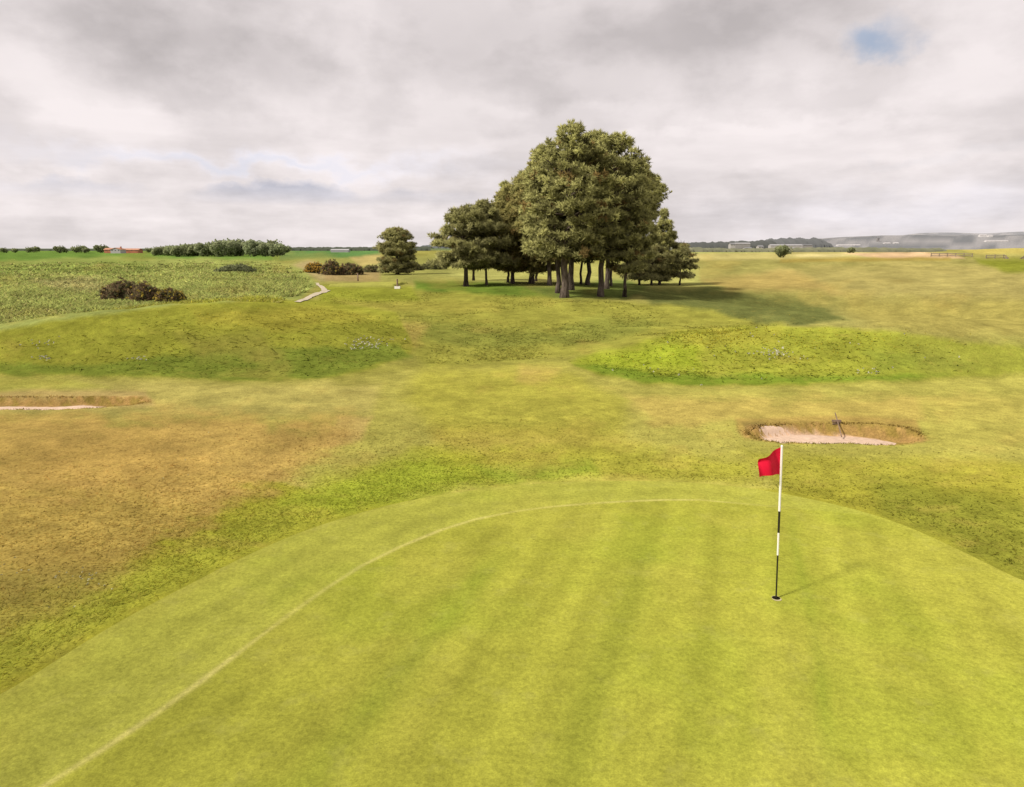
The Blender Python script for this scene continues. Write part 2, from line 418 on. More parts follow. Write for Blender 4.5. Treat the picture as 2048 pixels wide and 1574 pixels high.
M_turf = turf_material('links_turf', 1.0, 0.35)
M_green = turf_material('mown_turf', 0.75, 0.10, (0.32,0.31,0.09), 0.45)
M_blade = leaf_material('grass_blades', 0.45, 0.97)
M_needle = leaf_material('pine_needles', 0.38, 0.75, True)
M_leaf = leaf_material('leaves', 0.45, 0.75, True)
M_flower = leaf_material('petals', 0.1, 0.7)
M_sand = plain('bunker_sand', alb((240,210,184)), 0.95, 0.15, 7.0, 0.05, 0.3)
M_path = plain('path_gravel', alb((226,212,184)), 0.95, 0.10, 3.0, 0.05)

M_far = leaf_material('far_foliage', 0.0, 0.8)
# bark
M_bark, nt, out = newmat('pine_bark')
tc = N(nt, 'ShaderNodeTexCoord'); mp = N(nt, 'ShaderNodeMapping'); mp.inputs['Scale'].default_value = (6, 6, 1.4)
nt.links.new(tc.outputs['Object'], mp.inputs['Vector'])
nn = noise(nt, mp.outputs[0], 1.6, 6, 0.65)
cr = mixcol(nt, maprange(nt, nn, 0.35, 0.65, 0, 1), (0.045,0.034,0.026), (0.165,0.132,0.106))
b = N(nt, 'ShaderNodeBsdfPrincipled'); b.inputs['Roughness'].default_value = 0.95; b.inputs['Specular IOR Level'].default_value = 0.05
nt.links.new(cr, b.inputs['Base Color'])
bm = N(nt, 'ShaderNodeBump'); bm.inputs['Strength'].default_value = 0.6; bm.inputs['Distance'].default_value = 0.08
nt.links.new(nn, bm.inputs['Height']); nt.links.new(bm.outputs[0], b.inputs['Normal']); nt.links.new(b.outputs[0], out.inputs[0])

# ------------------------------------------------------------------ ground sheet
def ring_grid(rad, ang):
    R, A = np.meshgrid(rad, ang, indexing='ij')
    x = R * np.sin(A); y = R * np.cos(A)
    n, m = R.shape
    i = np.arange(n-1)[:, None] * m + np.arange(m-1)[None, :]
    f = np.stack([i, i+1, i+m+1, i+m], -1).reshape(-1, 4)
    return x.ravel(), y.ravel(), f
# distances evenly spread over the depression angle so near and far are equally fine
vv = np.concatenate([np.linspace(1800, 1580, 30, endpoint=False), np.linspace(1580, 540, 560, endpoint=False), np.linspace(540, 500.5, 90)])
dep = PITCH + np.arctan((vv - CY) / F)
rad = CAMH / np.tan(dep)
rad = np.concatenate([[0.02, 1.0, 2.0], rad[rad > 2.4], [1600, 2200, 3200, 4600]])
rad = np.unique(rad)
ang = np.concatenate([np.radians(np.linspace(-180, -44, 50, endpoint=False)), np.radians(np.linspace(-44, 44, 540, endpoint=False)), np.radians(np.linspace(44, 180, 51))])
gx, gy, gf = ring_grid(rad, ang)
gz = height(gx, gy)
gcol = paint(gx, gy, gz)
for b in BUNK:
    r, v = bunk_r(b, gx, gy)
    w = sstep(1.16, 0.95, r + .25 * (fbm(gx * 2.5, gy * 2.5, 96, 3) - .5))[:, None]
    q = fbm(gx * 5, gy * 5 + gz * 18, 91, 4)
    brown = alb((186,152,92)) * (0.66 + 0.75 * q)[:, None]
    tq = sstep(.5, .62, fbm(gx * 2.2, gz * 9 + gy * 2, 95, 3))[:, None] * .6
    brown = brown * (1 - tq) + alb((150,136,58)) * tq
    gcol = gcol * (1 - w) + brown * w
    c_, s_ = cos(b['rot']), sin(b['rot']); dx_ = gx - b['c'][0]; dy_ = gy - b['c'][1]
    u_ = ((dx_ * c_ + dy_ * s_) / b['rx'] - b['su']) / b['sx']; v_ = (-dx_ * s_ + dy_ * c_ + .05) / b['ry'] / b.get('sv', .86)
    w = sstep(1.06, .90, np.hypot(u_, v_) + .22 * (fbm(gx * 5, gy * 5, 97, 3) - .5))[:, None]
    gcol = gcol * (1 - w) + alb((232,196,168)) * w
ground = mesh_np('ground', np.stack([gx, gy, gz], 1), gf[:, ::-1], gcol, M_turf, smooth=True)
tag(ground, kind='structure')

# ------------------------------------------------------------------ putting green sheet
ns, nr = 1100, 240
th = np.linspace(-pi, pi, ns, endpoint=False)
fr = np.linspace(0, 1, nr) ** 0.8; fr[0] = 0.0005
Rb = np.interp(th, EG, ER)
X = GC[0] + fr[:, None] * (Rb * np.cos(th))[None, :]; Y = GC[1] + fr[:, None] * (Rb * np.sin(th))[None, :]
x = X.ravel(); y = Y.ravel(); z = height(x, y) + 0.012
i = np.arange(nr-1)[:, None] * ns; j = np.arange(ns)[None, :]; j2 = (j + 1) % ns
gfc = np.stack([i + j, i + j2, i + ns + j2, i + ns + j], -1).reshape(-1, 4)
def polyline_sd(x, y, pts):
    d2 = np.full(x.shape, 1e18); side = np.zeros(x.shape)
    for a, b in zip(pts[:-1], pts[1:]):
        ex, ey = b[0]-a[0], b[1]-a[1]; wx = x - a[0]; wy = y - a[1]
        t = np.clip((wx*ex + wy*ey) / (ex*ex + ey*ey), 0, 1)
        q = (wx - ex*t)**2 + (wy - ey*t)**2
        s = np.sign(ex*wy - ey*wx); side = np.where(q < d2, s, side); d2 = np.minimum(d2, q)
    return np.sqrt(d2), side
d0 = line_w[0]; d1 = line_w[1]; ext = [(d0[0] - 6*(d1[0]-d0[0]), d0[1] - 6*(d1[1]-d0[1]))]
ld, ls = polyline_sd(x, y, ext + line_w + [(6.6, 11.9), (8.0, 10.3), (8.6, 8.0)])
collar = ls > 0
base = np.tile(alb((175,176,70)), (len(x), 1))
colr = alb((178,180,82))
cs = x - 0.33 * y
stripe = np.sin(cs * 2*pi / 1.25 + 0.9 * (fbm(x*.6, y*.3, 3, 3) - .5)) * 0.5 + np.sin(cs * 2*pi / 0.53 + 2 + 1.5 * (fbm(x*.5, y*.2, 4, 2) - .5)) * 0.35
stripe *= .45 + fbm(x * 0.5, y * 0.2, 12, 3)
base = base * (1 + 0.15 * stripe)[:, None]
dark = np.exp(-((cs - 1.02 - 0.05*np.sin(y)) / 0.09) ** 2) * sstep(13, 11.5, y) * 0.8 + np.exp(-((cs + 3.62) / 0.24) ** 2) * sstep(11, 9.5, y) + 0.6 * np.exp(-((cs + 1.35) / 0.3) ** 2) * sstep(11.5, 10, y)
g = (0.42 * dark * (0.5 + fbm(x * 1.3, y * 0.7, 14, 3)))[:, None]
base = base * (1 - g) + alb((128,148,48)) * g
a = sstep(-0.03, 0.03, np.where(collar, ld, -ld))[:, None] * 0.55
base = base * (1 - a) + colr * a
# arcs of mowing inside the collar
arc = np.sin(ld * 2*pi / 0.62) * 0.05 * np.where(collar, 1, 0); base = base * (1 + arc)[:, None]
ln = (np.exp(-(ld / (0.030 + 0.02 * vnoise(x*2, y*2, 9))) ** 2) * (0.55 + 0.5 * fbm(x * 3, y * 3, 8, 2)))[:, None]
fade = sstep(5.6, 3.0, x)[:, None]
base = base * (1 - ln * fade) + alb((216,208,122)) * ln * fade
mot = fbm(x * 1.6, y * 1.6, 15, 4) - 0.5; mot2 = fbm(x * 0.45, y * 0.45, 19, 3) - 0.5
base = base * (1 + 0.20 * mot + 0.10 * mot2)[:, None]
gm = sstep(-0.02, 0.25, mot2 + .3 * mot)[:, None] * 0.30
base = base * (1 - gm) + alb((150,166,54)) * gm
gm = sstep(0.0, 0.25, fbm(x * .8 + 7, y * .5, 23, 4) - .5)[:, None] * 0.4
base = base * (1 - gm) + alb((186,182,80)) * gm
dark_edge = (sstep(-0.35, 0.0, green_sd(x, y)) * 0.25)[:, None]
base = base * (1 - dark_edge) + alb((186,182,84)) * dark_edge
green = mesh_np('putting_green', np.stack([x, y, z], 1), gfc, base, M_green, smooth=True)
tag(green, kind='structure')

# ------------------------------------------------------------------ bunker sand
def sand_sheet(b):
    n, m = 26, 120
    t = np.linspace(0, 2*pi, m, endpoint=False); q = np.linspace(0.002, 1.0, n)
    c, s = cos(b['rot']), sin(b['rot'])
    wv = 1 + .06 * np.sin(3*t + 1) + .05 * np.sin(5*t + 2) + .16 * (fbm(np.cos(t) * 4 + b['seed'], np.sin(t) * 4, 6, 4) - .5)
    u = (q[:, None] * np.cos(t) * wv * b['sx'] + b['su']) * b['rx']; v = q[:, None] * np.sin(t) * wv * b.get('sv', .86) * b['ry'] - .05
    x = (b['c'][0] + u * c - v * s).ravel(); y = (b['c'][1] + u * s + v * c).ravel()
    z = height(x, y) + 0.022 - 0.03 * np.repeat(q, m) ** 8 + 0.012 * (fbm(x * 9, y * 3, 4, 3) - 0.5) * (1 - np.repeat(q, m))
    i = np.arange(n-1)[:, None] * m; j = np.arange(m)[None, :]; j2 = (j+1) % m
    f = np.stack([i+j, i+j2, i+m+j2, i+m+j], -1).reshape(-1, 4)
    o = mesh_np('bunker_sand', np.stack([x, y, z], 1), f, None, M_sand, smooth=True); tag(o, kind='structure')
for b in BUNK: sand_sheet(b)

# ------------------------------------------------------------------ path and tee
def ribbon(name, pts, widths, lift, mat):
    P = np.array(pts, float); seg = np.concatenate([[0], np.cumsum(np.hypot(*np.diff(P, axis=0).T))])
    tt = np.linspace(0, seg[-1], 80)
    x = np.interp(tt, seg, P[:,0]); y = np.interp(tt, seg, P[:,1]); w = np.interp(tt, seg, widths)
    k = np.hanning(9); k /= k.sum()
    def sm(a): return np.convolve(np.pad(a, 4, mode='edge'), k, 'valid')
    x, y = sm(x), sm(y)
    tx, ty = np.gradient(x), np.gradient(y); l = np.hypot(tx, ty); nx, ny = -ty / l, tx / l
    vs = []
    for q in np.linspace(-1, 1, 7):
        ww = w * (1 + 0.15 * (vnoise(tt * 1.3, q * 0 + (5 if q > 0 else 1), 3) - 0.5)) * q * 0.5
        xx = x + nx * ww; yy = y + ny * ww
        vs.append(np.stack([xx, yy, height(xx, yy) + lift], 1))
    V = np.stack(vs, 1).reshape(-1, 3)
    i = np.arange(79)[:, None] * 7 + np.arange(6)[None, :]
    f = np.stack([i, i+1, i+8, i+7], -1).reshape(-1, 4)
    return mesh_np(name, V, f[:, ::-1], None, mat, smooth=True)
pp = [hit(*p)[:2] for p in [(594,605),(625,592),(655,581)]]
tag(ribbon('path', pp, [0.45, 0.55, 0.7], 0.05, M_path), kind='structure')
pp = [hit(*p)[:2] for p in [(650,583),(641,573),(634,566)]]
tag(ribbon('path', pp, [0.6, 0.5, 0.45], 0.056, M_path), kind='structure')

tA = hit(655, 573); tB = hit(793, 573)
dx, dy = tB[0]-tA[0], tB[1]-tA[1]
n = 30; vs = []
rows = [(-0.7, -0.25), (-0.15, 0.20), (0.3, 0.24), (3, 0.24), (6, 0.24), (9.0, 0.22), (11, -0.3)]
for q, (off, dz) in enumerate(rows):
    for i in range(n + 1):
        t = i / n; xx = tA[0] + dx*t; yy = tA[1] + dy*t + off + 0.2 * sin(i * 0.6)
        vs.append((xx, yy, hz(xx, yy) + (dz if 0 < i < n else -0.25)))
fs = [(q*(n+1)+i, q*(n+1)+i+1, (q+1)*(n+1)+i+1, (q+1)*(n+1)+i) for q in range(len(rows)-1) for i in range(n)]
tv = np.array(vs); tc_ = np.tile(alb((184,184,92)), (len(tv), 1)); tc_[:n+1] = alb((128,134,52))
tee = mesh_np('tee_ground', tv, np.array(fs), tc_, M_green, smooth=True); tag(tee, kind='structure')

# ------------------------------------------------------------------ flagstick
fb = hit(1552, 1198); fx, fy = fb[0], fb[1]; fz = hz(fx, fy) + 0.012
M_white = plain('white_paint', (0.78,0.76,0.70), 0.4, 0.05, 8, 0.4)
M_black = plain('black_paint', (0.02,0.018,0.012), 0.4, 0.2, 8, 0.4)
M_red = plain('flag_cloth', (0.66,0.006,0.040), 0.7, 0.12, 5, 0.2)
fl = thing('flagstick', 'red flag on a black and white banded flagstick in the hole of the green', 'golf flag', (fx, fy, fz))
fl.rotation_euler = (0, -0.038, 0)
def zat(py):                                   # height on the pole that shows at this row
    d = ray(1557, py); t = fy / d[1]; return CAMH + d[2] * t - fz
m = MB()
bands = [(0.0, 0), (zat(1150), 0), (zat(1110), 1), (zat(1065), 0), (zat(1022), 1)]
zs = [-0.1, zat(1110), zat(1065), zat(1022), zat(892)]
for k, c in enumerate([1, 0, 1, 0]):
    r0 = 0.0135 - 0.0004 * k
    r0 = [0.0105, 0.013, 0.0145, 0.0155][k]
    m.tube([(0,0,zs[k]), (0,0,zs[k+1])], [r0, r0], 14, cap=(k in (0, 3)), mi=c)
m.tube([(0,0,zs[4]), (0,0,zs[4]+0.012)], [0.016, 0.010], 14, mi=0)
pole = m.build('pole', [M_white, M_black], fl, smooth=False)
# flag cloth: rows from hoist to fly, rippled by wind, top fly corner drooping
nu, nv = 26, 18; vs = []
ht, hb = zat(894), zat(949)
for i in range(nu):
    u = i / (nu - 1)
    for j in range(nv):
        v = j / (nv - 1)
        X_ = -0.014 - 0.315 * u
        top = ht - 0.125 * u ** 1.1; bot = hb + 0.035 * u + 0.012 * sin(u * 5)
        Z_ = top + (bot - top) * v
        Y_ = 0.05 * sin(u * 7.5 + v * 1.8) * u ** 0.6 - 0.16 * u + 0.07 * u * (1 - v) ** 2
        if v < 0.2: Y_ -= 0.05 * u * (0.2 - v) / 0.2
        vs.append((X_, Y_, Z_))
fs = [(i*nv+j, (i+1)*nv+j, (i+1)*nv+j+1, i*nv+j+1) for i in range(nu-1) for j in range(nv-1)]
m = MB(); m.add(vs, fs); flag = m.build('flag', M_red, fl, smooth=True)
cup = thing('hole_cup', 'dark hole with a white rim at the foot of the flagstick', 'golf hole', (fx, fy, fz + 0.004))
m = MB(); k = 32
m.add([(0.054*cos(2*pi*i/k), 0.054*sin(2*pi*i/k), 0) for i in range(k)], [tuple(range(k))])  # flat disc painted dark for the shaded inside of the cup
m.build('hole', plain('hole_dark', (0.015,0.013,0.008), 1, 0.1, 3, 0), cup)
m = MB()
for i in range(k):
    a0, a1 = 2*pi*i/k, 2*pi*(i+1)/k
    w = lambda a: 0.057 + (0.030 if sin(a) < 0 else 0.006) * abs(sin(a))
    m.add([(0.0545*cos(a0),0.0545*sin(a0),0.001),(0.0545*cos(a1),0.0545*sin(a1),0.001),(w(a1)*cos(a1),w(a1)*sin(a1),0.001),(w(a0)*cos(a0),w(a0)*sin(a0),0.001)], [(0,3,2,1)])
m.build('rim', plain('hole_rim', (0.42,0.37,0.2), 0.9, 0.1, 8, 0.1), cup)

# ------------------------------------------------------------------ rake in the bunker
M_wood = plain('weathered_wood', (0.20,0.14,0.10), 0.9, 0.3, 9, 0.1)
bR = BUNK[0]
zs_ = hz(8.5, 18.0) + 0.05
rk_lo = np.array([8.62, 18.15, zs_ + 0.05]); 
lip = np.array([8.86, 18.98, hz(8.86, 18.98) + 0.06])
rk_hi = np.array([8.90, 19.25, hz(8.9, 19.25) + 0.24])
rk = thing('bunker_rake', 'wooden rake leaning on the far lip of the bunker behind the flag', 'rake', tuple(rk_lo))
m = MB(); m.tube([(0,0,0), tuple(lip - rk_lo), tuple(rk_hi - rk_lo)], [0.017, 0.016, 0.014], 8); m.build('handle', M_wood, rk, smooth=True)
m = MB(); q = lip - rk_lo; m.box(q[0]-0.16, q[0]+0.08, q[1]-0.06, q[1]+0.0, q[2]-0.02, q[2]+0.025)
for i in range(9): m.box(q[0]-0.15+i*0.026, q[0]-0.142+i*0.026, q[1]-0.05, q[1]-0.03, q[2]-0.10, q[2]-0.02)
m.build('rake_head', M_wood, rk)

# ------------------------------------------------------------------ foliage helpers
def unit(n):
    v = rng.normal(size=(n, 3)); return v / np.linalg.norm(v, axis=1, keepdims=True)
def needle_tufts(P, axis, col, n, lmin, lmax, width, spread=0.9, tip=1.25, root=0.55):
    """bundles of narrow triangles: P, axis, col are per tuft"""
    k = len(P)
    p = np.repeat(P, n, 0); a = np.repeat(axis, n, 0); c = np.repeat(col, n, 0)
    d = a * 0.75 + unit(k*n) * spread; d /= np.linalg.norm(d, axis=1, keepdims=True)
    L = rng.uniform(lmin, lmax, (k*n, 1))
    side = np.cross(d, unit(k*n)); side /= np.linalg.norm(side, axis=1, keepdims=True)
    b = p + d * L * 0.08
    w = width * rng.uniform(0.7, 1.3, (k*n, 1))
    v0 = b + d * L * 0.35 + side * w; v1 = b + d * L * 0.35 - side * w
    v2 = b + d * L; v3 = b
    V = np.stack([v3, v0, v2, v1], 1).reshape(-1, 3)
    f = np.arange(k*n*4).reshape(-1, 4)
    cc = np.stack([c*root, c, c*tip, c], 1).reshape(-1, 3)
    nm = a * 0.75 + d * 0.45; nm /= np.linalg.norm(nm, axis=1, keepdims=True)
    needle_tufts.nrm = np.repeat(nm, 4, 0)
    return V, f, cc

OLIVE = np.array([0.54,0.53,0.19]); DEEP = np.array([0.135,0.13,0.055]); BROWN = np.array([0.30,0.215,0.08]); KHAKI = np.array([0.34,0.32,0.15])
def pine(name, label, base, H, cb, R, seed, group=None, lean=(0,0), shape='round', tone='green', trunk_r=0.2, dens=1.0, off=(0,0), tuft=1.0):
    """base: world point; H height; cb height of the crown's foot; R crown radius; off: crown centre shifted from the trunk"""
    global rng
    rng = np.random.default_rng(seed)
    t = thing(name, label, 'tree', base, 0, group)
    tr = MB()
    nseg = 9; ax = []
    wob = rng.normal(0, 0.012 * H, (nseg + 1, 2)); wob[0] = 0
    for i in range(nseg + 1):
        s = i / nseg
        ax.append(np.array([lean[0]*s*H + off[0]*sstep(0.25, 0.9, s) + wob[i,0]*0.5, lean[1]*s*H + off[1]*sstep(0.25, 0.9, s) + wob[i,1]*0.5, -0.3 + (H*0.93 + 0.3) * s]))
    rr = [trunk_r * (1.55 if i == 0 else 1.0) * (1 - 0.85 * (i/nseg)**1.3) for i in range(nseg + 1)]
    ax.insert(1, ax[0] * 0.0 + np.array([ax[0][0], ax[0][1], 0.55])); rr.insert(1, trunk_r * 1.04); ax[0] = ax[0] * 1.0
    tr.tube(ax, rr, 10)
    A = np.array(ax)
    def axis_at(z): return np.array([np.interp(z, A[:,2], A[:,0]), np.interp(z, A[:,2], A[:,1]), z])
    tp, ta, tcs = [], [], []
    hc = H - cb
    nw = max(6, int(hc / 0.72))
    for w in range(nw):
        s = (w + rng.uniform(-0.3, 0.3)) / (nw - 1); s = min(max(s, 0.0), 0.985)
        if shape == 'round': prof = math.sin(pi * min(1, (0.20 + 0.80 * s)) ** 1.0) ** 0.62 if s > 0.38 else 0.80 + 0.5 * s
        elif shape == 'dome': prof = (1 - max(0, (s - 0.05)) ** 2.0) ** 0.7
        elif shape == 'cone': prof = (1 - s) ** 0.75 + 0.10
        else: prof = 0.55 + 0.45 * math.sin(pi * (s * 0.8 + 0.15))
        nb = int(rng.integers(6, 9) * (0.75 + 0.5 * (1 - s)))
        a0 = rng.uniform(0, 2*pi)
        for k in range(nb):
            az = a0 + 2*pi * k / nb + rng.uniform(-0.35, 0.35)
            L = R * prof * rng.uniform(0.72, 1.10)
            el = radians(-8 + 70 * s ** 1.5 + rng.uniform(-9, 9))
            st = axis_at(cb + s * hc * 0.97 - 0.10 * L * (1 - s) + rng.uniform(-0.15, 0.15))
            hd = np.array([cos(az), sin(az), 0])
            Lz = max(L * cos(el), L * 0.45)
            def pt(q): return st + hd * Lz * q + np.array([0,0,1]) * (L * sin(el) * 0.8 * q + 0.20 * L * q * q * (1 - 0.5*s))
            tr.tube([pt(0), pt(0.5), pt(0.9)], [0.05 + 0.022 * L * (1 - s), 0.04, 0.012], 5, cap=False)
            ncl = max(2, int(L * 2.3 * dens))
            qc = 0.25 + 0.78 * rng.uniform(0, 1, ncl) ** 0.7
            latv = np.cross(hd, [0,0,1])
            latc = rng.normal(0, 0.17, ncl) * L * (0.35 + qc)
            for qq, l in zip(qc, latc):
                pc = pt(qq) + latv * l + np.array([0, 0, rng.normal(0.04, 0.09) - 0.10 * abs(l)])
                # stay inside the rounded outline of the crown
                ca = axis_at(pc[2]); zc = cb + 0.42 * hc
                if shape == 'cone': env = R * (1.02 - (pc[2] - cb) / hc) ** 0.8 + .15 if pc[2] < H else 0
                else: env = R * math.sqrt(max(0, 1 - (max(0, pc[2] - zc) / (H - zc)) ** 2))
                rr_ = math.hypot(pc[0]-ca[0], pc[1]-ca[1])
                env *= rng.uniform(0.90, 1.06) * (0.80 + 0.40 * float(vnoise(np.array([az * 1.4 + seed]), np.array([pc[2] * .55]), seed)[0]))
                if rr_ > env:
                    if env < 0.15: continue
                    k_ = env / rr_; pc[0] = ca[0] + (pc[0]-ca[0]) * k_; pc[1] = ca[1] + (pc[1]-ca[1]) * k_
                bright = rng.uniform(0.70, 1.3)
                if tone == 'brown': bm_ = rng.uniform(0.2, 0.9) * (1 - 0.6*s)
                elif tone == 'khaki': bm_ = rng.uniform(0.3, 0.8)
                else: bm_ = rng.uniform(0, 0.45) * (1 - 0.5*s)
                dead = rng.uniform() < 0.04
                for _ in range(4):
                    p = pc + rng.normal(0, 0.18, 3) * np.array([1, 1, 0.35 + 0.5 * s])
                    a = hd * 0.55 + np.array([0, 0, 0.70 + 0.3 * s]) + rng.normal(0, 0.22, 3) + 0.5 * (p - pc) / 0.17 * 0.4
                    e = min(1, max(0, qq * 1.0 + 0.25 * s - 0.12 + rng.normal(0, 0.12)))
                    c = DEEP * (1 - e) + OLIVE * e  # crown shade put into the colour: dark near the trunk, lit olive outward
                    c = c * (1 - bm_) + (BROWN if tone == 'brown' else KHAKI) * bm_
                    if dead: c = BROWN
                    tp.append(p); ta.append(a / np.linalg.norm(a)); tcs.append(c * bright * rng.uniform(0.85, 1.15))
    trunk = tr.build('trunk', M_bark, t, smooth=True)
    P = np.array(tp); Ax = np.array(ta); Cc = np.array(tcs)
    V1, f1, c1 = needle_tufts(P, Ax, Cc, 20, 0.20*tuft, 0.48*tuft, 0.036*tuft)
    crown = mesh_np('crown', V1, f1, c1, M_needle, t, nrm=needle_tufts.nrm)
    return t

def spine_height(px, d_xy, top_py):
    """height above the ground of a thing at world d_xy whose top shows at row top_py"""
    x, y = d_xy; d = ray(px, top_py)
    t = y / d[1]
    return CAMH + d[2] * t - hz(x, y)
G = 'pines standing in the clump on the knoll'
# trunk px, base row, crown centre px, half width px, top row, crown foot row, shape, tone, trunk width px, label
PINES = [
 (1129,595,1136,102,250,505,'round','green',16,'tallest pine at the front of the clump with the thickest trunk flaring at its foot'),
 (1201,593,1222,88,268,500,'round','green',12,'tall broad pine just right of the thick pale front trunk'),
 (1116,586,1098,74,292,500,'round','green',10,'dark trunked pine touching the left side of the thickest front trunk'),
 (1213,578,1258,58,318,490,'round','green',10,'pine whose crown bulges from the upper right of the clump'),
 (1142,580,1165,76,268,500,'round','green',12,'pine with a straight dark trunk close behind the thickest front trunk'),
 (1175,570,1190,72,262,490,'round','green',9,'pine deep in the middle of the clump with its trunk showing between two thicker ones'),
 (1063,567,1050,60,348,526,'dome','brown',11,'brownish pine left of the main crown with a dark isolated trunk'),
 (1099,571,1080,62,290,510,'round','brown',9,'pine with a thin leaning trunk just right of the dark isolated trunk'),
 (1072,563,1066,50,330,515,'round','brown',5,'slender pine half hidden behind the dark isolated trunk'),
 (1025,567,1020,48,368,528,'dome','brown',8,'shorter pine with bronze lower foliage between the left pair and the main clump'),
 (1016,565,1010,34,362,524,'cone','green',5,'narrow spiky pine whose tip rises left of the main crown'),
 (932,573,928,60,414,522,'dome','khaki',9.5,'leftmost pine of the clump with a rounded dull crown and thick dark trunk'),
 (973,570,966,52,402,522,'dome','khaki',5,'pine with a thin pale trunk second from the left of the clump'),
 (948,553,958,46,410,526,'dome','khaki',5,'small pine standing behind the two leftmost trunks'),
 (1162,569,1150,60,300,500,'round','green',5,'thin trunked pine in the shade at the back of the clump'),
 (1222,572,1285,52,345,505,'round','green',5,'pine at the back right of the clump reaching out beyond the main crown'),
 (1249,594,1268,44,415,535,'open','green',7,'thin pine with a bare pale trunk at the front right of the clump'),
 (1316,558,1322,34,418,545,'cone','green',5,'pointed pine at the right end of the clump, taller than the young ones'),
 (1276,559,1276,30,480,552,'dome','khaki',4,'young low pine with a dark bushy crown right of the bare pale trunk'),
 (1300,557,1304,34,470,552,'dome','khaki',4,'young dense pine under the pointed pine at the right end'),
 (1356,557,1358,30,487,545,'open','khaki',3.5,'young sparse pine standing alone at the far right of the clump'),
]
for k, (px, by, ccx, hw, top, foot, shape, tone, tw, lab) in enumerate(PINES):
    d = ray(px, by)
    x, y, z = hit(px, by)
    if y > 100:                                # keep the clump together
        y = 92 + (k % 3) * 3; x = (px - CX) / F * y; z = hz(x, y)
    sc = (y * cp + 0.9) / F
    H = spine_height(px, (x, y), top); cb = spine_height(px, (x, y), foot)
    H = H * 1.0 - 0.25
    pine('pine_tree', lab, (x, y, z), H, max(cb - 0.2, 0.6), hw * sc * (0.98 if hw > 60 else 1.1), 100 + k, G, shape=shape, tone=tone,
         trunk_r=tw * sc * 0.5, off=((ccx - px) * sc, 0), dens=1.15 if hw > 60 else 2.7, tuft=1.0 if hw > 45 else 0.9)
x, y, z = hit(795, 549); sc = (y * cp + 0.9) / F
pine('pine_tree', 'lone small round pine standing by itself left of the clump', (x, y, z), spine_height(795, (x, y), 457) - 0.2, 0.9, 43 * sc, 300, None, shape='round', tone='khaki', trunk_r=3.6 * sc, dens=4.0, tuft=1.0)
rng = np.random.default_rng(5)

# ------------------------------------------------------------------ gorse
M_stem = plain('dry_stems', (0.06,0.042,0.028), 0.95, 0.3, 4, 0.05)
def bush(name, label, x, y, rx, ry, h, cols, flower=0.0, fcol=(0.50,0.38,0.07), n=500, cat='bush', group=None, sz=0.22, seed=1):
    global rng
    rng = np.random.default_rng(seed)
    t = thing(name, label, cat, (x, y, hz(x, y)), 0, group)
    th = rng.uniform(0, 2*pi, n); ph = np.arccos(rng.uniform(0.0, 1, n)); r = rng.uniform(0.45, 1.0, n) ** 0.5
    lump = 0.45 + 1.0 * fbm(np.cos(th) * 2.4 + seed, np.sin(th) * 2.4 + ph, seed, 4)
    P = np.stack([rx * r * lump * np.sin(ph) * np.cos(th), ry * r * lump * np.sin(ph) * np.sin(th), h * r * lump * np.cos(ph) + 0.05], 1)
    P[:, 2] += np.array([hz(x + a, y + b_) - hz(x, y) for a, b_ in P[:, :2]])
    A = P / np.array([rx, ry, h]); A[:, 2] += 0.4; A /= np.linalg.norm(A, axis=1, keepdims=True)
    cols = np.array(cols); c = cols[rng.integers(0, len(cols), n)] * rng.uniform(0.6, 1.35, (n, 1))
    V, f, cc = needle_tufts(P, A, c, 16, sz * 0.6, sz * 1.5, sz * 0.15)
    mesh_np('foliage', V, f, cc, M_leaf, t, nrm=needle_tufts.nrm)
    m = MB()
    for k in range(9):
        a = rng.uniform(0, 2*pi); m.tube([(0.1*rx*cos(a), 0.1*ry*sin(a), -0.1), (0.4*rx*cos(a), 0.4*ry*sin(a), h*0.35), (0.62*rx*cos(a), 0.62*ry*sin(a), h*0.7)], [0.05, 0.035, 0.012], 5)
    m.build('stems', M_stem, t)
    if flower > 0:
        k = int(n * flower); idx = rng.choice(n, k, replace=False)
        Pf = P[idx] + A[idx] * sz * 0.9; 
        V, f, cc = needle_tufts(Pf, A[idx], np.tile(np.array(fcol), (k, 1)) * rng.uniform(0.7, 1.3, (k, 1)), 8, sz*0.3, sz*0.75, sz*0.22, tip=1.0, root=0.9)
        tag(mesh_np('flowers', V, f, cc, M_flower, t), kind='stuff')
    return t
GB = [(0.22,0.15,0.09),(0.18,0.14,0.08),(0.18,0.18,0.08),(0.27,0.19,0.10)]
GG = [(0.20,0.20,0.075),(0.16,0.165,0.07),(0.22,0.175,0.07)]
def place_bush(px, py, hwpx, top, **kw):
    x, y, z = hit(px, py); sc = (y * cp + 0.9) / F
    h = max(0.4, spine_height(px, (x, y), top))
    return bush(kw.pop('name', 'gorse_bush'), kw.pop('label'), x, y, hwpx * sc, min(hwpx * sc, kw.pop('ry', 3.0)), h, **kw)
gg = 'gorse bushes in the left meadow'
place_bush(246, 603, 42, 566, label='dark brown gorse bush at the left end of the patch in the meadow', cols=GB, flower=0.04, n=650, seed=21, group=gg)
place_bush(296, 606, 34, 570, label='dark gorse bush in the middle of the patch in the meadow', cols=GB, flower=0.10, n=560, seed=22, group=gg)
place_bush(343, 607, 28, 582, label='low gorse bush in yellow flower at the right end of the meadow patch', cols=GG + GB[:2], flower=0.30, n=420, seed=23, group=gg)
g2 = 'gorse bushes beyond the tee'
place_bush(628, 546, 17, 530, label='orange yellow flowering gorse bush left of the brown ones beyond the tee', cols=GG + GB[:1], flower=1.0, fcol=(0.62,0.36,0.06), n=420, seed=24, group=g2, sz=.32)
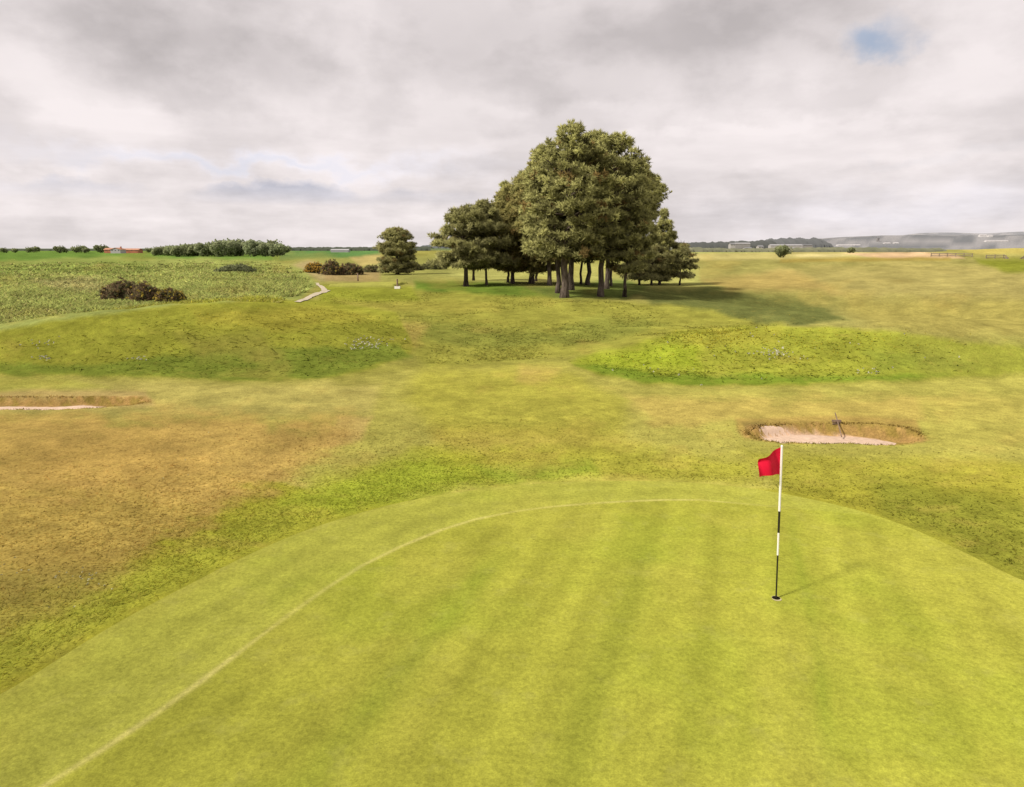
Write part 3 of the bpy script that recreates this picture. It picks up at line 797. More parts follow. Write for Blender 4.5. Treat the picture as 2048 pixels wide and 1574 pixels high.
place_bush(664, 549, 26, 525, label='tallest brown gorse bush beyond the tee', cols=GB, flower=0.12, n=560, seed=25, group=g2, sz=.32)
place_bush(702, 549, 28, 530, label='brown gorse bush right of the tallest one beyond the tee', cols=GB, flower=0.04, n=520, seed=26, group=g2, sz=.32)
place_bush(748, 544, 24, 532, label='low olive brown gorse bush close left of the lone pine', cols=GB[1:] + GG[:1], n=360, seed=27, group=g2, sz=.3)
g3 = 'dark scrub bushes between lone pine and clump'
place_bush(826, 540, 24, 526, name='scrub_bush', label='dark scrub bush just right of the lone pine trunk', cols=GB[1:3] + GG[:2], n=420, seed=28, group=g3, sz=.3)
place_bush(866, 538, 24, 523, name='scrub_bush', label='dark green scrub bush nearest the leftmost pine of the clump', cols=GB[2:3] + GG[:2], n=420, seed=29, group=g3, sz=.3)
place_bush(474, 546, 36, 532, name='scrub_bush', label='grey green rounded shrub in the middle of the left meadow', cols=[(.26,.28,.14),(.22,.24,.12)], n=420, seed=30, sz=.3)

# ------------------------------------------------------------------ posts
def post(name, label, px, py, top, r, mat, cat='post', cap=None):
    x, y, z = hit(px, py); H = spine_height(px, (x, y), top)
    t = thing(name, label, cat, (x, y, z))
    m = MB(); m.tube([(0,0,-0.2),(0,0,H-0.06)], [r, r], 10); m.build('post', mat, t, smooth=True)
    m = MB(); m.tube([(0,0,H-0.06),(0,0,H-0.02),(0,0,H)], [r*1.25, r*1.25, r*0.7], 10); m.build('cap', cap or mat, t)
    return t, H
post('wooden_post', 'short brown wooden post behind the left half of the tee', 716, 562, 546, 0.10, M_wood)
x, y, z = hit(795, 577)
t = thing('tee_marker', 'dark tee post on a white block at the right corner of the tee', 'tee marker', (x, y, z))
m = MB(); m.tube([(0,0,0.2),(0,0,spine_height(795,(x,y),558))], [0.09,0.08], 10); m.build('post', M_wood, t)
m = MB(); m.box(-0.28,0.28,-0.2,0.2,-0.05,0.22); m.build('block', M_white, t)

# ------------------------------------------------------------------ broadleaf trees far off
def broadleaf_mesh(seed, H, R, cols, leaf=0.5, n=1500):
    global rng
    rng = np.random.default_rng(seed)
    k = 16
    cc = np.stack([rng.uniform(-.6,.6,k)*R, rng.uniform(-.6,.6,k)*R, H*rng.uniform(.32,.82,k)], 1); cr = rng.uniform(.28,.5,k)*R
    ii = rng.integers(0, k, n); u = unit(n)
    P = cc[ii] + u * (cr[ii] * rng.uniform(.75, 1.05, n))[:, None]
    tone = rng.uniform(.7, 1.25, k)[ii]
    c = np.array(cols)[rng.integers(0, len(cols), n)] * (tone * rng.uniform(.75, 1.25, n))[:, None]
    V, f, q = needle_tufts(P, u, c, 3, leaf*.7, leaf*1.4, leaf*.45, tip=1.05, root=.85)
    return V, f, q
def far_tree(label, x, y, H, R, seed, cols, name='broadleaf_tree', group=None, z=None, leaf=0.6, n=900):
    t = thing(name, label, 'tree', (x, y, hz(x, y) if z is None else z), 0, group)
    V, f, q = broadleaf_mesh(seed, H, R, cols, leaf, n); mesh_np('crown', V, f, q, M_leaf, t, nrm=needle_tufts.nrm)
    m = MB(); m.tube([(0,0,-.3),(0,0,H*.3),(.1*R,0,H*.65)], [H*.035,H*.028,H*.012], 7)
    for a in range(4): m.tube([(0,0,H*.3),(.4*R*cos(a*1.6),.4*R*sin(a*1.6),H*.55)], [H*.015,H*.006], 5)
    m.build('trunk', M_bark, t, smooth=True)
    return t
def copy_thing(o, loc, rz, sc, label=None):
    r = o.copy(); C.objects.link(r); r.location = loc; r.rotation_euler = (0, 0, rz); r.scale = (sc, sc, sc)
    if label: r['label'] = label
    for ch in o.children:
        c = ch.copy(); C.objects.link(c); c.parent = r
    return r
def wpos(px, y): return (px - CX) / F * (y * cp + 0.9), y
LG = [(.42,.48,.26),(.39,.46,.25),(.46,.50,.27)]; DG = [(.34,.39,.20),(.38,.41,.20)]; PG = [(.44,.48,.26),(.40,.46,.24)]  # leaf greens lightened to carry distance haze
wood_g = 'trees of the small wood beyond the left meadow'
protos = [far_tree('dark leafy tree in the small wood beyond the left meadow', *wpos(365, 420), 6.0, 4.0, 501, DG, group=wood_g),
          far_tree('fresh green leafy tree in the small wood beyond the left meadow', *wpos(395, 400), 6.0, 4.2, 502, LG, group=wood_g),
          far_tree('pale green leafy tree in the small wood beyond the left meadow', *wpos(440, 395), 5.5, 4.0, 503, PG, group=wood_g)]
rng2 = np.random.default_rng(77)
sky_top = [(300,497),(340,494),(380,489),(420,486),(450,482),(480,484),(520,485),(545,484),(562,490),(580,499)]
for k in range(34):
    px = 312 + 256 * (k + rng2.uniform(-.4, .4)) / 33
    y = rng2.uniform(380, 470)
    x, _ = wpos(px, y); z = hz(x, y)
    top = np.interp(px, [p[0] for p in sky_top], [p[1] for p in sky_top]) + rng2.uniform(0, 4)
    H = max(3.0, spine_height(px, (x, y), top))
    far = y > 425
    p = protos[0 if (far and rng2.uniform() < .75) else int(rng2.integers(0, 3))]
    copy_thing(p, (x, y, z), rng2.uniform(0, 6.28), H / 5.6)
sk = 'trees on the left skyline'
lone = [(8,497),(30,498),(60,496),(72,495),(118,494),(128,496),(152,495),(163,493),(172,497),(200,492),(212,494),(298,497),(322,497)]
p0 = None
for k, (px, top) in enumerate(lone):
    y = 640 + (k % 4) * 18; x, _ = wpos(px, y); z = hz(x, y); H = max(3.5, spine_height(px, (x, y), top))
    if p0 is None:
        p0 = far_tree('small dark hedgerow tree on the left skyline', x, y, 6.0, 4.4, 510, DG, group=sk, leaf=.8, n=500); p0.scale = (H/5.6,)*3
    else: copy_thing(p0, (x, y, z), k * 1.3, H / 5.6)
# trees on the right links
x, y, z = hit(1566, 515)
far_tree('bushy dark tree standing alone on the links right of the clump', x, y, spine_height(1566, (x, y), 494) * 1.05, 17 * y / F, 520, DG, leaf=.5)
x, y, z = hit(1702, 506)
far_tree('tiny dark shrub tree far off among the pale links grass', x, y, max(2.0, spine_height(1702, (x, y), 496)), 9 * y / F, 521, DG, leaf=.6, n=400)

def woods(name, label, pts, y, thick, dens, cols, seed, leaf=2.0, top_jit=.5):
    """a far-off belt of trees reading as one mass: skyline given as picture columns and rows at distance y"""
    global rng
    rng = np.random.default_rng(seed)
    px = np.array([p[0] for p in pts], float); py = np.array([p[1] for p in pts], float)
    u = np.arange(px[0], px[-1], .8); top = np.interp(u, px, py)
    dirz = (-sp + (CY - top) / F * cp) / (cp + (CY - top) / F * sp)
    zt = CAMH + dirz * y; x = (u - CX) / F * (y * cp + .9)
    jag = fbm(x / (leaf * 3), x * 0 + seed, seed, 3)
    zt = zt * (1 - top_jit * .55 + top_jit * jag) + leaf * .5 * (rng.uniform(0, 1, len(u)) - .5)
    vs = []; cs_ = []
    for r, (dy, f) in enumerate([(0, 0), (thick*.1, .45), (thick*.25, .75), (thick*.5, 1.0), (thick, .6)]):
        z = zt * f * (1 + (.18 * (vnoise(x / leaf, x*0 + r, seed + r) - .5) if 0 < f < 1 else 0)) - (4 if f == 0 else 0)
        vs.append(np.stack([x + leaf * .5 * (vnoise(x / leaf, x*0 + r, seed + 9) - .5), x*0 + y + dy + leaf * 3 * (vnoise(x / leaf, x*0 + 7*r, seed + 5) - .5), z], 1))
        t = sstep(.3, .7, vnoise(x / (leaf * 2.2), x*0 + r * 1.7, seed + 4))[:, None]
        cs_.append((np.array(cols[0]) * (1 - t) + np.array(cols[1]) * t) * (.8 + .35 * f))
    n = len(u)
    f = np.array([(i*n+j, i*n+j+1, (i+1)*n+j+1, (i+1)*n+j) for i in range(4) for j in range(n-1)])
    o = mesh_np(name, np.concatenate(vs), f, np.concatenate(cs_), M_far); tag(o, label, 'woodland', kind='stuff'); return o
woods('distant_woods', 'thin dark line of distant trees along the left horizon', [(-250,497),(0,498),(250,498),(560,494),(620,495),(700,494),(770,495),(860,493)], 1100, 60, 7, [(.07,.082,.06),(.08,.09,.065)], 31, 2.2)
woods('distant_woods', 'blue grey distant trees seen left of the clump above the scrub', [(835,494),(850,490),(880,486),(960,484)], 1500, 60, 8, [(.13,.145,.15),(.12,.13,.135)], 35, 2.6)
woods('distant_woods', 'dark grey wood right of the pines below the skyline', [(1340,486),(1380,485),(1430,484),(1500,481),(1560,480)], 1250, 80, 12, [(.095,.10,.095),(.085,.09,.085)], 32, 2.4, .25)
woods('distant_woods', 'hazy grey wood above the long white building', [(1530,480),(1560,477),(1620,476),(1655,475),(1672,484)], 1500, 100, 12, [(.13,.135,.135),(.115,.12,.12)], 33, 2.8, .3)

woods('distant_woods', 'low grey green belt of trees and hedges before the pale buildings at the right', [(1345,493.5),(1440,496),(1500,497.5),(1560,496),(1640,495),(1720,495),(1800,496),(1900,497)], 780, 40, 8, [(.15,.155,.10),(.19,.19,.12)], 36, 2.0, .35)
# ------------------------------------------------------------------ hills on the right horizon
def hill(pts, y, depth_, cols, seed, name='hills'):
    px = np.linspace(pts[0][0], pts[-1][0], 160); top = np.interp(px, [p[0] for p in pts], [p[1] for p in pts])
    b = (CY - top) / F; dz = (-sp + b * cp) / (cp + b * sp)
    zt = CAMH + dz * y; vs = []
    rows = [0, .25, .5, .75, .9, 1.0, 1.3]
    for r in rows:
        yy = y - depth_ * (1 - min(r, 1)) + (r > 1) * depth_ * .4
        x = (px - CX) / F * (yy * cp + .9)
        q = sstep(0, 1, min(r, 1)) if r <= 1 else .3
        z = zt * q + 4.0 * (fbm(x / 60, yy / 60 + r, seed, 3) - .5) * (0 < r < 1.2) * min(1, r * 2) * .6
        if r == 0: z = z * 0 - 3
        vs.append(np.stack([x, x * 0 + yy, z], 1))
    V = np.concatenate(vs); n = 160
    f = np.array([(i*n+j, i*n+j+1, (i+1)*n+j+1, (i+1)*n+j) for i in range(len(rows)-1) for j in range(n-1)])
    t = fbm(V[:,0] / 45, V[:,2] / 5 + V[:,1] / 90, seed + 5, 4)[:, None]
    t = sstep(.35, .65, t)
    c = np.array(cols[0]) * (1 - t) + np.array(cols[1]) * t
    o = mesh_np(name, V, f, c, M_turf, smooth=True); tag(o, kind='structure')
hill([(1380,486),(1560,481),(1690,474),(1760,471),(1830,470),(1900,470),(2300,468)], 2300, 500, [(.135,.14,.15),(.235,.23,.235)], 51)  # grey-blue haze put into the colours of both right-hand hills
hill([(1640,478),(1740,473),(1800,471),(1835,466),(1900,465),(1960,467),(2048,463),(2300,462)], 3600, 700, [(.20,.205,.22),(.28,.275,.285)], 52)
hill([(-300,500),(0,499.5),(300,497.5),(600,497),(900,497),(960,499)], 1500, 300, [(.10,.14,.06),(.13,.15,.07)], 53)

# ------------------------------------------------------------------ buildings
M_wallw = plain('render_white', (.36,.345,.34), .9, .06, .3); M_roofo = plain('orange_tiles', (.42,.22,.14), .9, .15, .8); M_brick = plain('red_brick', (.36,.14,.08), .9, .2, .6)  # whites greyed to carry distance haze, the sheeting too
M_roofg = plain('grey_roof', (.18,.18,.185), .9, .1, .2); M_wallg = plain('pale_wall', (.26,.25,.25), .9, .1, .2); M_glass = plain('window_glass', (.06,.07,.08), .2, .1, 1, .5); M_sheet = plain('white_sheeting', (.34,.335,.34), .6, .04, .2)
def house(name, label, px, y, wpx, z_bot_py, z_top_py, depth_m, wall, roof, group=None, nwin=4, gable=False, eave=.55, rz=0, cat='building', chimney=True):
    x, _ = wpos(px, y)
    def zrow(py):
        b = (CY - py) / F; return CAMH + (-sp + b*cp) / (cp + b*sp) * y
    z0, z1 = zrow(z_bot_py), zrow(z_bot_py + (z_top_py - z_bot_py) * .8); W = wpx * y / F; H = z1 - z0; he = H * eave
    t = thing(name, label, cat, (x, y, z0), rz, group)
    a, d = W/2, depth_m/2
    m = MB(); m.box(-a, a, -d, d, -5, he)
    if gable:                                   # ridge runs away from the viewer
        m.add([(-a,-d,he),(a,-d,he),(0,-d,H*.97)], [(0,1,2)]); m.add([(-a,d,he),(a,d,he),(0,d,H*.97)], [(1,0,2)])
    else:
        m.add([(-a,-d,he),(-a,d,he),(-a,0,H*.97)], [(1,0,2)]); m.add([(a,-d,he),(a,d,he),(a,0,H*.97)], [(0,1,2)])
    m.build('wall', wall, t)
    m = MB(); o = .4; k = .25
    if gable: prof = [(-a-o, he-.2), (0, H), (a+o, he-.2), (a+o, he-.2+k), (0, H+k), (-a-o, he-.2+k)]; vs = [(p, -d-o, q) for p, q in prof] + [(p, d+o, q) for p, q in prof]
    else: prof = [(-d-o, he-.2), (0, H), (d+o, he-.2), (d+o, he-.2+k), (0, H+k), (-d-o, he-.2+k)]; vs = [(-a-o, p, q) for p, q in prof] + [(a+o, p, q) for p, q in prof]
    m.add(vs, [(0,1,7,6),(1,2,8,7),(2,3,9,8),(3,4,10,9),(4,5,11,10),(5,0,6,11),(0,5,4,1),(1,4,3,2),(6,7,10,11),(7,8,9,10)])
    rf = m.build('roof', roof, t)
    if chimney:
        m = MB(); m.box(a*.5, a*.5+.9, -.45, .45, H*.8, H+1.2); m.build('chimney', M_brick, rf)
    for i in range(nwin):
        wx = -a + W * (i + .5) / nwin
        m = MB(); m.box(wx-.5, wx+.5, -d-.06, -d+.05, he*.35, he*.8); m.build('window', M_glass, t)
house('farmhouse', 'white gabled farmhouse with an orange roof on the left horizon', 237, 620, 19, 503, 494, 9, M_wallw, M_roofo, nwin=3, gable=True)
house('barn', 'low red brick barn with an orange roof right of the white gabled farmhouse', 264, 640, 34, 503, 496, 8, M_brick, M_roofo, nwin=4, chimney=False)
house('barn', 'small brick outbuilding tucked left of the white gabled farmhouse', 221, 650, 16, 502.5, 495, 7, M_brick, M_roofo, nwin=2, chimney=False)
house('polytunnel', 'long low white polytunnel in the green field left of the lone pine', 681, 760, 34, 502, 497.5, 9, M_sheet, M_sheet, nwin=0, chimney=False, eave=.4)
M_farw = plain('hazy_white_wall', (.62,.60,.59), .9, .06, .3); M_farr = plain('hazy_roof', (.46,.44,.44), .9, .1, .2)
tg = 'pale buildings of the distant town'
for px, y, w, b0, t0, wall, roof, lab in [
    (1463, 900, 9, 492, 484.5, M_wallw, M_roofg, 'white gabled building first right of the clump on the horizon'),
    (1482, 930, 30, 489, 485, M_wallg, M_sheet, 'low building with a long thin white roof right of the first gabled one'),
    (1519, 900, 9, 497, 489, M_wallw, M_roofg, 'bright white square building before the grey wood'),
    (1494, 840, 14, 498, 494, M_wallw, M_roofg, 'small white cottage below the long thin white roof'),
    (1570, 950, 62, 493, 488, M_wallw, M_sheet, 'longest white shed on the horizon under the hazy wood'),
    (1588, 880, 26, 499, 495, M_wallg, M_sheet, 'pale low shed in front of the longest white shed'),
    (1611, 960, 20, 492, 488.5, M_wallg, M_roofg, 'grey pink shed at the right end of the longest white shed'),
    (1690, 1960, 34, 491.5, 488.5, M_wallg, M_roofg, 'faint pinkish terrace left of the dunes'),
    (1712, 1965, 12, 491, 488, M_wallw, M_sheet, 'small white house at the right of the pinkish terrace'),
    (1772, 2000, 12, 488, 484.5, M_wallw, M_roofg, 'white house left of a pair below the hill'),
    (1790, 2003, 9, 488, 484, M_wallw, M_roofg, 'narrow white house right of a pair below the hill'),
    (1962, 2165, 14, 472.6, 468.4, M_wallw, M_roofg, 'white house high on the far right hillside'),
    (1976, 2160, 9, 473, 469.5, M_wallw, M_sheet, 'smaller white house beside the high one on the far right hillside'),
    (1990, 2045, 44, 483, 480, M_wallw, M_sheet, 'long white building low on the far right slope')]:
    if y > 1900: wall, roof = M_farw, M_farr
    house('town_building', lab, px, y, w, b0, t0, 10, wall, roof, tg, nwin=max(2, min(6, int(w / 7))), chimney=False)
house('church_tower', 'slim pale tower rising above the distant town', 1754, 2050, 5, 483, 472, 6, M_wallg, M_roofg, None, nwin=1, eave=.8, chimney=False, cat='tower')

# ------------------------------------------------------------------ fence along the dune
def fence(name, label, pts, hgt, mat, step=3.0):
    W = [hit(*p) for p in pts]; P = np.array([[w[0], w[1]] for w in W])
    seg = np.concatenate([[0], np.cumsum(np.hypot(*np.diff(P, axis=0).T))])
    t = thing(name, label, 'fence', W[0]); o = np.array(W[0])
    tt = np.arange(0, seg[-1], step); tops = []
    for s in tt:
        x = np.interp(s, seg, P[:,0]); y = np.interp(s, seg, P[:,1]); z = hz(x, y)
        m = MB(); h = hgt * random.uniform(.9, 1.05); q = np.array([x, y, z]) - o
        m.tube([q + [0,0,-.3], q + [0,0,h]], [.14,.13], 6); m.build('post', mat, t); tops.append(q + np.array([0,0,h]))
    for dz in (-.2, -.75):
        m = MB()
        for a, b in zip(tops[:-1], tops[1:]): m.tube([a + [0,0,dz], b + [0,0,dz]], [.12,.12], 5)
        m.build('rail', mat, t)
M_dark = plain('dark_timber', (.22,.18,.13), .95, .3, 1.0, .05)
fence('post_and_rail_fence', 'dark timber fence below the dune at the right, left of the gap', [(1862,513),(1900,513),(1945,514)], 1.1, M_dark, 2.2)
fence('post_and_rail_fence', 'dark timber fence at the right edge of the photo below the dune', [(1972,517),(2010,517),(2060,518)], 1.2, M_dark, 2.2)

# ------------------------------------------------------------------ grass
def blades(name, label, xs, ys, hmin, hmax, wid, per=1, jit=0.05, cat='grass', tint=(1,1,1), lean=.5, var=.35):
    x = np.repeat(xs, per) + rng.normal(0, jit, len(xs)*per); y = np.repeat(ys, per) + rng.normal(0, jit, len(ys)*per)
    z = height(x, y); n = len(x)
    c = paint(x, y, z) * np.array(tint) * rng.uniform(1 - var, 1 + var, (n, 1))
    c[:, 0] *= rng.uniform(.92, 1.12, n)
    if per > 1:
        c = c * (.70 + .62 * fbm(x * .14, y * .07, 141, 4))[:, None]
        cl = np.repeat(rng.uniform(.74, 1.32, len(xs)), per)[:, None]; c = c * cl
        st = np.repeat(rng.uniform(0, 1, len(xs)) < .12, per)[:, None]; c = np.where(st, c * .4 + alb((205,192,130)) * .7, c)
    H = rng.uniform(hmin, hmax, n); 
    if np.ndim(wid): wid = np.repeat(wid, per)
    a = rng.uniform(0, 2*pi, n); w = wid * rng.uniform(.6, 1.3, n)
    lx = rng.normal(0, lean, n) * H; ly = rng.normal(.25 * lean, lean, n) * H
    b0 = np.stack([x + np.cos(a)*w, y + np.sin(a)*w, z - .01], 1); b1 = np.stack([x - np.cos(a)*w, y - np.sin(a)*w, z - .01], 1)
    tp = np.stack([x + lx, y + ly, z + H], 1)
    V = np.stack([b0, b1, tp], 1).reshape(-1, 3)
    cc = np.stack([c*.92, c*.92, c*1.08], 1).reshape(-1, 3)
    o = mesh_np(name, V, np.arange(n*3).reshape(-1, 3), cc, M_blade); tag(o, label, cat, kind='stuff'); return o
def scatter(n, d0, d1, a0, a1):
    """points on the ground, thinner with distance"""
    d = 1 / rng.uniform(1/d1, 1/d0, n); a = np.radians(rng.uniform(a0, a1, n))
    return d * np.sin(a), d * np.cos(a)
rng = np.random.default_rng(9)
def not_bunker(x, y, k=1.02):
    ok = np.ones(x.shape, bool)
    for b in BUNK: ok &= bunk_r(b, x, y)[0] > k
    return ok
# short rough round the green
x, y = scatter(230000, 5.5, 22, -42, 42)
gs = green_sd(x, y)
dens = np.where(x < 0, sstep(.02, .5, gs), sstep(.02, .5, gs) * .55) * sstep(22, 15, np.hypot(x, y))
dens *= np.where(x < -1, sstep(-.5, .3, fbm(x*.5, y*.5, 77, 3) - .3), .8)
keep = (rng.uniform(0, 1, len(x)) < dens) & (gs > .03) & not_bunker(x, y)
blades('rough_grass', 'dry mottled rough grass surrounding the putting green', x[keep], y[keep], .008, .030, .006 + .0009 * np.hypot(x[keep], y[keep]), 1, .02, lean=3.2, var=.24, tint=(1.08,1.08,1.08))
# meadow on the left
x, y = scatter(66000, 35, 300, -42, -10)
U, V = project(x, y, height(x, y))
sd = poly_sd(U + 8*(vnoise(x, y, 5)-.5), V, [(-300,530),(200,516),(560,520),(612,545),(628,568),(596,598),(480,625),(300,670),(150,700),(-300,760)])
keep = (sd < 0) & (y > 41.5 - .1 * x * (x < 0)) if False else (sd < -14 * vnoise(x * .15, y * .15, 55))
keep &= (y > 37 + 0.06 * (x + 20)) & (rng.uniform(0, 1, len(x)) < sstep(300, 170, np.hypot(x, y)))
keep &= rng.uniform(0, 1, len(x)) < .35 + .9 * fbm(x * .35, y * .18, 57, 3)
d = np.hypot(x[keep], y[keep])
blades('meadow_grass', 'tall tussocky meadow grass covering the field at the left', x[keep], y[keep], .10, .42, .03 + .0013 * d, 5, .20, lean=1.4, var=.30, tint=(1.45,1.45,1.5))
# longer grass on the mounds and the ground before the pines
x, y = scatter(210000, 25, 75, -42, 42)
U, V = project(x, y, height(x, y))
mls = poly_sd(U, V, [(-300,715),(150,655),(300,632),(480,612),(640,604),(790,625),(830,690),(815,712),(740,738),(640,756),(500,760),(400,758),(200,750),(-300,747)]); ml = rng.uniform(0, 1, len(x)) < .22 * sstep(0, -22, mls)
mrs = poly_sd(U, V, [(1140,722),(1250,692),(1350,664),(1500,652),(1700,656),(1850,670),(2300,715),(2300,735),(2048,744),(1800,761),(1600,768),(1400,768),(1300,766),(1200,749)]); mr = rng.uniform(0, 1, len(x)) < .22 * sstep(0, -22, mrs) * sstep(2000, 1650, U)
kn = poly_sd(U, V, [(640,575),(800,578),(900,580),(1130,598),(1390,612),(1700,640),(1560,650),(1300,690),(1140,715),(860,730),(830,690),(790,625),(640,604)]) < 0
keep = (ml | mr | (kn & (rng.uniform(0, 1, len(x)) < .35 * sstep(-.1, .2, fbm(x * .25, y * .15, 58, 3) - .42)))) & (rng.uniform(0, 1, len(x)) < .25 + 1.0 * fbm(x * .5, y * .4, 59, 3))
d = np.hypot(x[keep], y[keep])
blades('mound_grass', 'longer green grass on the mounds beyond the green', x[keep], y[keep], .03, .10, .008 + .0009 * d, 1, .05, lean=3.2, var=.22, tint=(1.12,1.12,1.12))
# grass overhanging the bunker lips
xs, ys = [], []
for b in BUNK:
    t = rng.uniform(0, 2*pi, 1300); q = 1.0 + np.abs(rng.normal(.02, .05, 1300))
    xs.append(b['c'][0] + q*b['rx']*np.cos(t)); ys.append(b['c'][1] + q*b['ry']*np.sin(t))
xs = np.concatenate(xs); ys = np.concatenate(ys); k = not_bunker(xs, ys, .99)
blades('lip_grass', 'short dry grass fringing the lips of the two bunkers', xs[k], ys[k], .01, .05, .014, 1, .02, tint=(1.1,.98,.85), lean=1.0, var=.25)
# wild flowers
def flowers(name, label, spots, col, n, size):
    xs, ys = [], []
    for px, py, sx, sy, w in spots:
        for _ in range(int(n * w)):
            u, v = rng.normal(px, sx), rng.normal(py, sy)
            x, y, z = hit(u, v, 90); xs.append(x); ys.append(y)
    x = np.array(xs); y = np.array(ys); z = height(x, y) + rng.uniform(.06, .16, len(x)); k = len(x)
    P = np.stack([x, y, z], 1); A = np.tile([[0,-.4,.9]], (k, 1))
    V, f, q = needle_tufts(P, A, np.tile(np.array(col), (k, 1)) * rng.uniform(.75, 1.1, (k, 1)), 6, size*.8, size*1.3, size*.45, tip=1, root=.9)
    o = mesh_np(name, V, f, q, M_flower); tag(o, label, 'flowers', kind='stuff')
flowers('white_flowers', 'small white flowers in the grass of the mounds', [(738,690,22,6,.26),(718,696,14,4,.1),(1550,712,16,5,.2),(1590,700,130,18,.14),(1430,745,80,12,.05),(90,690,22,6,.06),(90,722,10,2.5,.08),(275,722,10,2,.05),(1740,748,20,3,.06)], (.62,.60,.46), 200, .045)
flowers('yellow_flowers', 'yellow flowers sprinkled over the right hand mound', [(1400,680,45,12,.3),(1560,672,120,10,.3),(1750,690,80,15,.2),(1500,700,130,25,.4),(460,640,90,12,.15)], (.42,.36,.03), 260, .04)
flowers('daisies', 'pale daisies in the brown rough left of the green', [(180,1170,8,6,.3),(160,1180,50,30,.3),(40,1160,40,20,.2),(420,950,60,40,.2)], (.5,.48,.28), 40, .018)

# ------------------------------------------------------------------ camera
cam = bpy.data.cameras.new('camera'); co = bpy.data.objects.new('camera', cam); C.objects.link(co)
cam.sensor_width = 36; cam.lens = F / 2048 * 36; cam.clip_end = 12000; cam.clip_start = .05
co.location = (0, 0, CAMH); co.rotation_euler = (pi/2 - PITCH, 0, 0)
S.camera = co

# ------------------------------------------------------------------ sun and sky
sun = bpy.data.lights.new('sun', 'SUN'); so = bpy.data.objects.new('sun', sun); C.objects.link(so)
sun.energy = 4.75; sun.angle = radians(6.0); sun.color = (1.0, .93, .82)
from mathutils import Vector
travel = Vector((SUN_TRAVEL[0]*cos(SUN_EL), SUN_TRAVEL[1]*cos(SUN_EL), -sin(SUN_EL)))
so.rotation_euler = travel.to_track_quat('-Z', 'Y').to_euler()

W = bpy.data.worlds.new('World'); S.world = W; W.use_nodes = True
nt = W.node_tree; nt.nodes.clear()
out = nt.nodes.new('ShaderNodeOutputWorld'); bg = nt.nodes.new('ShaderNodeBackground'); bg.inputs['Strength'].default_value = .1
sky = nt.nodes.new('ShaderNodeTexSky'); sky.sky_type = 'NISHITA'; sky.sun_disc = False
sky.sun_elevation = SUN_EL; sky.sun_rotation = math.atan2(-SUN_TRAVEL[0], -SUN_TRAVEL[1]); sky.dust_density = 2.0
tc = nt.nodes.new('ShaderNodeTexCoord'); sx = nt.nodes.new('ShaderNodeSeparateXYZ')
nt.links.new(tc.outputs['Generated'], sx.inputs[0]); DX, DY, DZ = sx.outputs
# azimuth and elevation tangents of the view direction
az = math_(nt, 'ARCTAN2', DX, DY)
el = math_(nt, 'ARCSINE', DZ)
# coordinates on the flat cloud layer overhead
zc = math_(nt, 'ADD', math_(nt, 'MAXIMUM', DZ, 0.0), .10)
cxn = nt.nodes.new('ShaderNodeCombineXYZ')
nt.links.new(math_(nt, 'DIVIDE', DX, zc), cxn.inputs[0]); nt.links.new(math_(nt, 'DIVIDE', DY, zc), cxn.inputs[1])
PL = cxn.outputs[0]
def aecoord(k, off=0.0):
    ca = nt.nodes.new('ShaderNodeCombineXYZ'); nt.links.new(az, ca.inputs[0]); nt.links.new(math_(nt, 'MULTIPLY', el, k), ca.inputs[1]); ca.inputs[2].default_value = off
    return ca.outputs[0]
AE = aecoord(1.5); AL = aecoord(5.0, 3.0)
nw1 = noise(nt, AE, 3.2, 7, .50); nw2 = noise(nt, aecoord(1.8, 7.0), 7.0, 8, .54); nw3 = noise(nt, AL, 7.0, 7, .55)
low = maprange(nt, el, .06, .20, 1.0, 0.0)
wa = math_(nt, 'ADD', az, math_(nt, 'MULTIPLY', math_(nt, 'SUBTRACT', noise(nt, aecoord(1.3, 1.0), 7.0, 7, .56), .5), .26))
we = math_(nt, 'ADD', el, math_(nt, 'MULTIPLY', math_(nt, 'SUBTRACT', noise(nt, aecoord(1.3, 5.0), 7.0, 7, .56), .5), .15))
def px_dir(px, py):
    d = ray(px, py); return math.atan2(d[0], d[1]), math.atan(d[2])
def blob(px, py, sx_, sy_, amt):
    a0, e0 = px_dir(px, py); sa = sx_ / F; se = sy_ / F
    u = math_(nt, 'DIVIDE', math_(nt, 'SUBTRACT', wa, a0), sa); v = math_(nt, 'DIVIDE', math_(nt, 'SUBTRACT', we, e0), se)
    r = math_(nt, 'ADD', math_(nt, 'MULTIPLY', u, u), math_(nt, 'MULTIPLY', v, v))
    return math_(nt, 'MULTIPLY', math_(nt, 'EXPONENT', math_(nt, 'MULTIPLY', r, -1.0)), amt)
def total(bl, start):
    v = start
    for q in bl: v = math_(nt, 'ADD', v, q)
    return v
br = math_(nt, 'ADD', maprange(nt, nw1, .36, .64, -.045, .045), maprange(nt, nw2, .42, .57, -.05, .05))
br = math_(nt, 'ADD', br, math_(nt, 'MULTIPLY', maprange(nt, nw3, .38, .62, -.06, .06), low))
